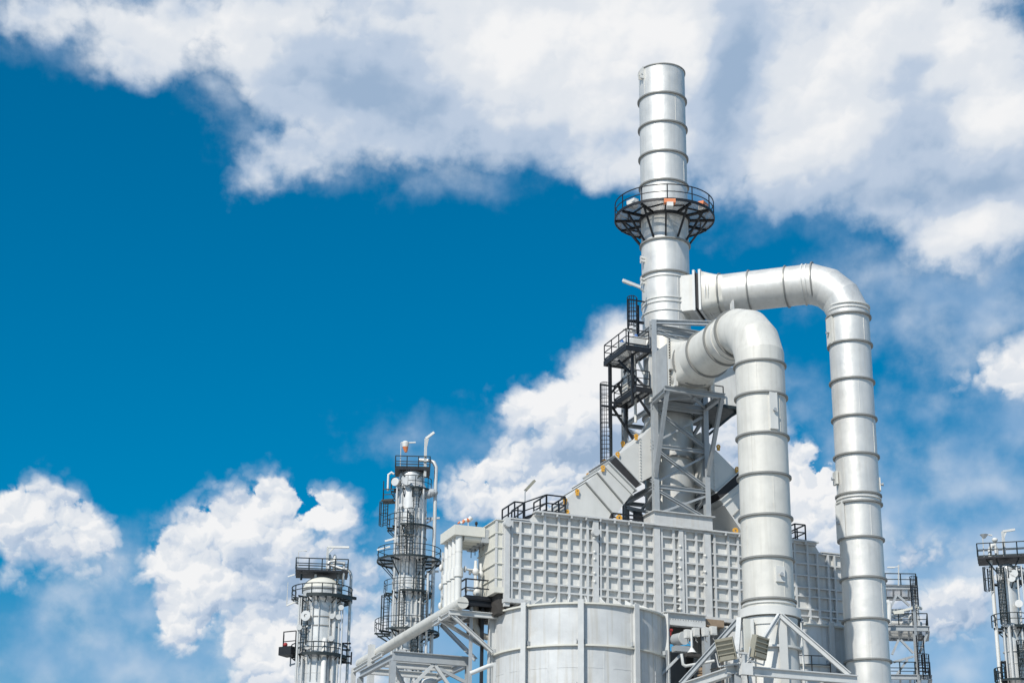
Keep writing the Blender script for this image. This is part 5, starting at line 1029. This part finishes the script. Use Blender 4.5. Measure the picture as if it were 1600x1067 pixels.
LIGHT = [(-8.88, 29.37, 1.22, 1.42, 0, 0.55), (-7.3, 29.9, 1.83, 0.81, 0, 0.4), (-0.91, 29.45, 2.64, 2.03, 0, 0.65), (1.09, 29.67, 2.44, 1.63, 0, 0.45), (-12.76, 29.29, 3.05, 0.91, 0, 0.3), (-10.64, 28.98, 1.02, 0.81, 0, 0.25), (4.09, 29.82, 2.44, 1.83, 0, 0.75), (1.92, 27.88, 2.24, 1.42, 0, 0.4), (3.35, 26.66, 1.63, 1.22, 0, 0.25), (5.3, 29.19, 1.42, 1.63, 0, 0.5), (10.06, 28.5, 1.83, 1.22, 0, 0.9), (8.94, 26.82, 2.24, 1.42, 0, 0.55), (8.58, 25.46, 1.42, 0.81, 0, 0.35), (10.91, 26.48, 1.42, 1.02, 0, 0.3), (12.13, 29.75, 2.03, 1.02, 0, 0.7), (13.72, 28.52, 1.42, 1.22, 0, 0.6), (14.75, 26.67, 1.22, 1.42, 0, 0.8), (14.29, 23.23, 1.22, 0.73, 0, 0.7), (13.34, 22.73, 0.81, 0.61, 0, 0.4), (-5.12, 28.29, 2.85, 1.42, 0, -0.6), (-4.12, 27.55, 2.24, 1.02, 0, -0.35), (-2.5, 27.02, 2.03, 0.81, 0, -0.25), (6.88, 29.31, 1.12, 1.73, 0, -0.9), (6.54, 27.36, 1.12, 2.03, 0, -0.8), (12.56, 28.65, 0.81, 0.81, 0, -0.3), (12.48, 25.85, 1.63, 1.12, 0, -0.55), (-6.12, 25.84, 2.44, 0.81, 0, -0.2), (-0.27, 26.27, 3.05, 0.73, 0, -0.5), (13.5, 24.19, 2.64, 0.91, 0, -0.6), (9.4, 24.31, 2.85, 0.73, 0, -0.6), (6.39, 25.57, 1.22, 0.81, 0, -0.3), (15.58, 24.65, 0.81, 1.22, 0, -0.3), (3.05, 19.59, 1.42, 1.22, 0, 1.0), (1.85, 18.37, 1.42, 1.02, 0, 1.0), (0.84, 17.76, 1.22, 0.81, 0, 0.9), (0.05, 15.52, 1.83, 1.02, 0, 0.85), (8.71, 15.84, 1.22, 1.02, 0, 1.0), (9.69, 14.61, 1.22, 1.22, 0, 0.8), (1.77, 16.75, 2.44, 0.77, 0, -0.9), (0.86, 16.34, 1.22, 0.49, 0, -0.4), (6.7, 18.31, 1.42, 1.22, 0, 0.8), (4.08, 17.96, 1.22, 1.02, 0, 0.4), (-7.19, 14.71, 1.42, 0.73, 0, 1.0), (-8.96, 14.03, 1.22, 0.81, 0, 1.0), (-5.59, 14.58, 0.73, 0.53, 0, 0.9), (-7.97, 13.88, 1.22, 0.61, 0, 0.5), (-10.21, 12.97, 1.02, 0.81, 0, 0.8), (-10.06, 11.61, 0.91, 1.02, 0, 1.0), (-9.31, 12.43, 0.81, 0.81, 0, 0.6), (-7.74, 12.7, 2.03, 0.65, -18, -0.6), (-8.54, 13.16, 1.02, 0.41, -18, -0.2), (-7.28, 10.74, 1.42, 1.02, 0, 1.0), (-7.12, 11.83, 2.24, 0.73, 0, -0.5), (-5.35, 12.79, 1.22, 1.42, 0, -0.6), (-6.46, 9.79, 1.22, 0.81, 0, 0.7), (-14.42, 14.27, 1.42, 0.53, 0, 0.8), (-15.15, 13.44, 1.02, 0.61, 0, 0.4), (-12.85, 13.41, 0.81, 0.61, 0, 0.45), (-13.99, 13.13, 1.42, 0.61, 0, -0.15), (-14.34, 12.43, 2.03, 0.73, 0, -0.5), (-15.29, 12.46, 0.49, 0.49, 0, 0.6), (15.51, 18.83, 1.22, 0.81, 0, 0.9), (12.6, 13.13, 1.22, 0.61, 0, 0.1), (13.52, 10.96, 2.03, 1.22, 0, -0.3), (11.8, 11.01, 1.22, 1.02, 0, -0.2)]

# ================================================================== light, sky and clouds
SUN_AZ, SUN_EL = radians(208.6), radians(43)
sd_ = V(sin(SUN_AZ) * cos(SUN_EL), cos(SUN_AZ) * cos(SUN_EL), sin(SUN_EL))
sl = bpy.data.lights.new('sun', 'SUN'); sl.energy = SUNE; sl.angle = radians(.53); sl.color = (1, .955, .875)
so = bpy.data.objects.new('sun', sl); COL.objects.link(so); so.rotation_euler = (-sd_).to_track_quat('-Z', 'Y').to_euler(); so.location = (0, 0, 200)

wd = bpy.data.worlds.new('World'); scene.world = wd; wd.use_nodes = True
nt = wd.node_tree; N, L = nt.nodes, nt.links; N.clear()
def nd(t, **k):
    n = N.new(t)
    for a, b in k.items(): setattr(n, a, b)
    return n
def mth(op, a, b=None, c=None, clamp=False):
    n = nd('ShaderNodeMath', operation=op); n.use_clamp = clamp
    for i, x in enumerate((a, b, c)):
        if x is None: continue
        if isinstance(x, (int, float)): n.inputs[i].default_value = x
        else: L.new(x, n.inputs[i])
    return n.outputs[0]
def mrange(x, a, b, c=0., d=1., smooth=True):
    n = nd('ShaderNodeMapRange'); n.interpolation_type = 'SMOOTHSTEP' if smooth else 'LINEAR'
    L.new(x, n.inputs[0])
    for i, v in enumerate((a, b, c, d)): n.inputs[1 + i].default_value = v
    return n.outputs[0]
tc = nd('ShaderNodeTexCoord'); DIR = tc.outputs['Generated']
sep = nd('ShaderNodeSeparateXYZ'); L.new(DIR, sep.inputs[0])
el = mth('ARCSINE', sep.outputs[2])
az = mth('ARCTAN2', sep.outputs[0], sep.outputs[1])
X = mth('MULTIPLY', mth('MULTIPLY', az, mth('COSINE', el)), 180 / pi)
Y_ = mth('MULTIPLY', el, 180 / pi)
cmb = nd('ShaderNodeCombineXYZ'); L.new(X, cmb.inputs[0]); L.new(Y_, cmb.inputs[1]); POS = cmb.outputs[0]
def noise(scale, detail, rough, vec=None, off=(0, 0, 0), dist=0., typ='FBM', lac=2.0):
    n = nd('ShaderNodeTexNoise'); n.noise_type = typ; n.normalize = True if typ == 'FBM' else n.normalize
    n.inputs['Scale'].default_value = scale; n.inputs['Detail'].default_value = detail; n.inputs['Roughness'].default_value = rough; n.inputs['Distortion'].default_value = dist; n.inputs['Lacunarity'].default_value = lac
    v = nd('ShaderNodeVectorMath', operation='ADD'); L.new(vec or POS, v.inputs[0]); v.inputs[1].default_value = off
    L.new(v.outputs[0], n.inputs['Vector']); return n
# slow warp so that no outline stays an ellipse
wn = noise(.42, 4, .55, off=(3, 7, 1))
wv = nd('ShaderNodeVectorMath', operation='MULTIPLY_ADD'); L.new(wn.outputs['Color'], wv.inputs[0]); wv.inputs[1].default_value = (1.1, 1.1, 0); wv.inputs[2].default_value = (-.55, -.55, 0)
wp = nd('ShaderNodeVectorMath', operation='ADD'); L.new(POS, wp.inputs[0]); L.new(wv.outputs[0], wp.inputs[1]); WPOS = wp.outputs[0]
_turned = {}
def turned(vec, ang):
    """the sky plane turned by a few fixed angles, shared by all lobes of that tilt"""
    k = (id(vec.node), vec.node.name, ang)
    if ang == 0: return vec
    if k not in _turned:
        m = nd('ShaderNodeMapping', vector_type='POINT'); L.new(vec, m.inputs[0]); m.inputs['Rotation'].default_value = (0, 0, -radians(ang)); _turned[k] = m.outputs[0]
    return _turned[k]
def blob(b, vec):
    t = radians(b[4]); cx, cy = b[0] * cos(t) + b[1] * sin(t), -b[0] * sin(t) + b[1] * cos(t)
    m = nd('ShaderNodeVectorMath', operation='MULTIPLY_ADD'); L.new(turned(vec, b[4]), m.inputs[0])
    m.inputs[1].default_value = (1 / b[2], 1 / b[3], 0); m.inputs[2].default_value = (-cx / b[2], -cy / b[3], 0)
    l = nd('ShaderNodeVectorMath', operation='LENGTH'); L.new(m.outputs[0], l.inputs[0]); return l.outputs['Value']
def union(table, vec):
    out = None
    for b in table:      # distance inside the lobe, in degrees of sky
        d = mth('MULTIPLY_ADD', blob(b, vec), -min(b[2], b[3]), min(b[2], b[3]))
        out = d if out is None else mth('SMOOTH_MAX', out, d, .8)
    return out
# billows: three sizes of rounded puffs; each is sampled twice, the second time a step towards the sun, for its light and shade
def puff(scale, off=(0, 0, 0)):
    v = nd('ShaderNodeVectorMath', operation='ADD'); L.new(PPOS, v.inputs[0]); v.inputs[1].default_value = off
    vo = nd('ShaderNodeTexVoronoi', feature='SMOOTH_F1'); vo.voronoi_dimensions = '2D'; vo.inputs['Smoothness'].default_value = .25; vo.inputs['Scale'].default_value = scale
    L.new(v.outputs[0], vo.inputs['Vector']); d = vo.outputs['Distance']
    return mth('MULTIPLY_ADD', mth('MULTIPLY', d, d), -1.6, 1.0)
pn_ = noise(1.0, 5, .6, off=(9, 4, 0))
pw_ = nd('ShaderNodeVectorMath', operation='MULTIPLY_ADD'); L.new(pn_.outputs['Color'], pw_.inputs[0]); pw_.inputs[1].default_value = (1.3, 1.3, 0); pw_.inputs[2].default_value = (-.65, -.65, 0)
pp_ = nd('ShaderNodeVectorMath', operation='ADD'); L.new(POS, pp_.inputs[0]); L.new(pw_.outputs[0], pp_.inputs[1]); PPOS = pp_.outputs[0]
DEN = union(CLOUD, WPOS); VL = union(VEIL, WPOS)
A1, A2, A3 = puff(.62), puff(1.35), puff(3.0)
B1, B2, B3 = puff(.62, (-.22, .45, 0)), puff(1.35, (-.10, .22, 0)), puff(3.0, (-.05, .1, 0))
fb = noise(.75, 9, .56, off=(1.3, 2.1, 0)).outputs['Fac']
sh1 = noise(.45, 3.5, .5, off=(1.3, 2.1, 0)).outputs['Fac']
sh2 = noise(.45, 3.5, .5, off=(1.3 - .25, 2.1 + .5, 0)).outputs['Fac']
hi = mrange(Y_, 16.5, 20.5)          # 0 in the low cumulus, 1 in the high sheet
lo = mth('SUBTRACT', 1.0, hi)
# light on the clouds
lit = None
for b in LIGHT:
    k = mrange(blob(b, WPOS), 1.5, .1, 0, b[5]); lit = k if lit is None else mth('ADD', lit, k)
bill = mth('ADD', mth('MULTIPLY_ADD', A1, 1.0, -.72), mth('ADD', mth('MULTIPLY_ADD', A2, .65, -.47), mth('MULTIPLY_ADD', A3, .28, -.2)))
rag = mth('ADD', mth('MULTIPLY', bill, mth('MULTIPLY_ADD', lo, .75, .35)), mth('MULTIPLY', mth('MULTIPLY_ADD', fb, 2.2, -1.1), mth('MULTIPLY_ADD', lo, -.35, 1.0)))
edge = mth('ADD', mth('MULTIPLY_ADD', DEN, mth('MULTIPLY_ADD', lo, .2, 1.5), mth('MULTIPLY_ADD', lo, .04, .2)), rag)
# sunlit tops are crisp, shaded undersides and the high sheet fade out softly
crisp = mth('MULTIPLY', mrange(lit, .1, .6), lo)
soft = mth('MULTIPLY_ADD', crisp, -.35, mth('ADD', mth('MULTIPLY_ADD', hi, .85, .72), mth('MULTIPLY', mrange(lit, .4, -.05), mth('MULTIPLY', lo, 1.3))))
cov = mrange(mth('ADD', mth('DIVIDE', edge, soft), .3), 0, 1)
veil = mth('MULTIPLY', mrange(mth('ADD', VL, mth('MULTIPLY_ADD', fb, 2.4, -1.2)), -.6, 1.6), mrange(sh1, .3, .7, .55, .84))
# scattered fair weather clouds over the rest of the sky
wide = noise(2.6, 8, .6, vec=DIR, off=(2, 5, 3)).outputs['Fac']
away = mth('MAXIMUM', mrange(mth('ABSOLUTE', X), 18, 24), mrange(Y_, 34, 40))
wide = mth('MULTIPLY', mrange(wide, .5, .62), away)
haze_ = mrange(Y_, 13, 5, 0, .34)
alpha = mth('MAXIMUM', mth('MAXIMUM', cov, mth('MAXIMUM', veil, haze_)), wide, clamp=True)
rel = mth('ADD', mth('MULTIPLY', mth('SUBTRACT', A1, B1), .34), mth('ADD', mth('MULTIPLY', mth('SUBTRACT', A2, B2), .30), mth('MULTIPLY', mth('SUBTRACT', A3, B3), .16)))
relh = mth('MULTIPLY', mth('SUBTRACT', sh1, sh2), .85)
core = mrange(DEN, .0, 3.0, .07, -.10)
tone = mth('ADD', mth('ADD', mth('MULTIPLY', lit, mth('MULTIPLY_ADD', hi, .19, .33)), mth('ADD', mth('MULTIPLY', rel, mth('MULTIPLY_ADD', lo, 1.25, .25)), relh)), mth('ADD', core, .47))
ramp = nd('ShaderNodeValToRGB'); cr = ramp.color_ramp; cr.interpolation = 'EASE'
cr.elements[0].position = 0.0; cr.elements[0].color = (.33, .45, .62, 1)
cr.elements[1].position = 1.0; cr.elements[1].color = (.90, .905, .915, 1)
e = cr.elements.new(.35); e.color = (.50, .595, .735, 1)
e = cr.elements.new(.68); e.color = (.745, .785, .84, 1)
L.new(mth('ADD', tone, 0.0, clamp=True), ramp.inputs[0])
vcol = nd('ShaderNodeMix', data_type='RGBA'); L.new(mrange(sh1, .35, .68), vcol.inputs[0]); vcol.inputs[6].default_value = (.38, .53, .74, 1); vcol.inputs[7].default_value = (.60, .69, .81, 1)
veilc = nd('ShaderNodeMix', data_type='RGBA'); L.new(mth('MAXIMUM', cov, wide, clamp=True), veilc.inputs[0]); L.new(vcol.outputs[2], veilc.inputs[6]); L.new(ramp.outputs[0], veilc.inputs[7])

sk = nd('ShaderNodeTexSky', sky_type='NISHITA'); sk.sun_disc = False; sk.sun_elevation = SUN_EL; sk.sun_rotation = SUN_AZ
sk.altitude = 0; sk.air_density = 1.0; sk.dust_density = SKYD; sk.ozone_density = 3.0
hsv = nd('ShaderNodeHueSaturation'); hsv.inputs['Saturation'].default_value = SKYS; hsv.inputs['Hue'].default_value = SKYH; hsv.inputs['Value'].default_value = 1.0; L.new(sk.outputs[0], hsv.inputs['Color'])
b1 = nd('ShaderNodeBackground'); b1.inputs['Strength'].default_value = SKYK; gm = nd('ShaderNodeGamma'); gm.inputs['Gamma'].default_value = .8; L.new(hsv.outputs[0], gm.inputs['Color']); L.new(gm.outputs[0], b1.inputs['Color'])
b2 = nd('ShaderNodeBackground'); b2.inputs['Strength'].default_value = 1.0; L.new(veilc.outputs[2], b2.inputs['Color'])
mxs = nd('ShaderNodeMixShader'); L.new(alpha, mxs.inputs[0]); L.new(b1.outputs[0], mxs.inputs[1]); L.new(b2.outputs[0], mxs.inputs[2])
ow = nd('ShaderNodeOutputWorld'); L.new(mxs.outputs[0], ow.inputs['Surface'])
try: wd.cycles.sampling_method = 'MANUAL'; wd.cycles.sample_map_resolution = 512
except Exception: pass

vs_ = scene.view_settings
scene.display_settings.display_device = 'sRGB'
vs_.view_transform = 'Standard'; vs_.look = 'None'; vs_.exposure = EXPO; vs_.gamma = 1.0; vs_.use_curve_mapping = False
scene.cycles.max_bounces = 5; scene.cycles.diffuse_bounces = 2; scene.cycles.glossy_bounces = 2
scene.cycles.use_denoising = True
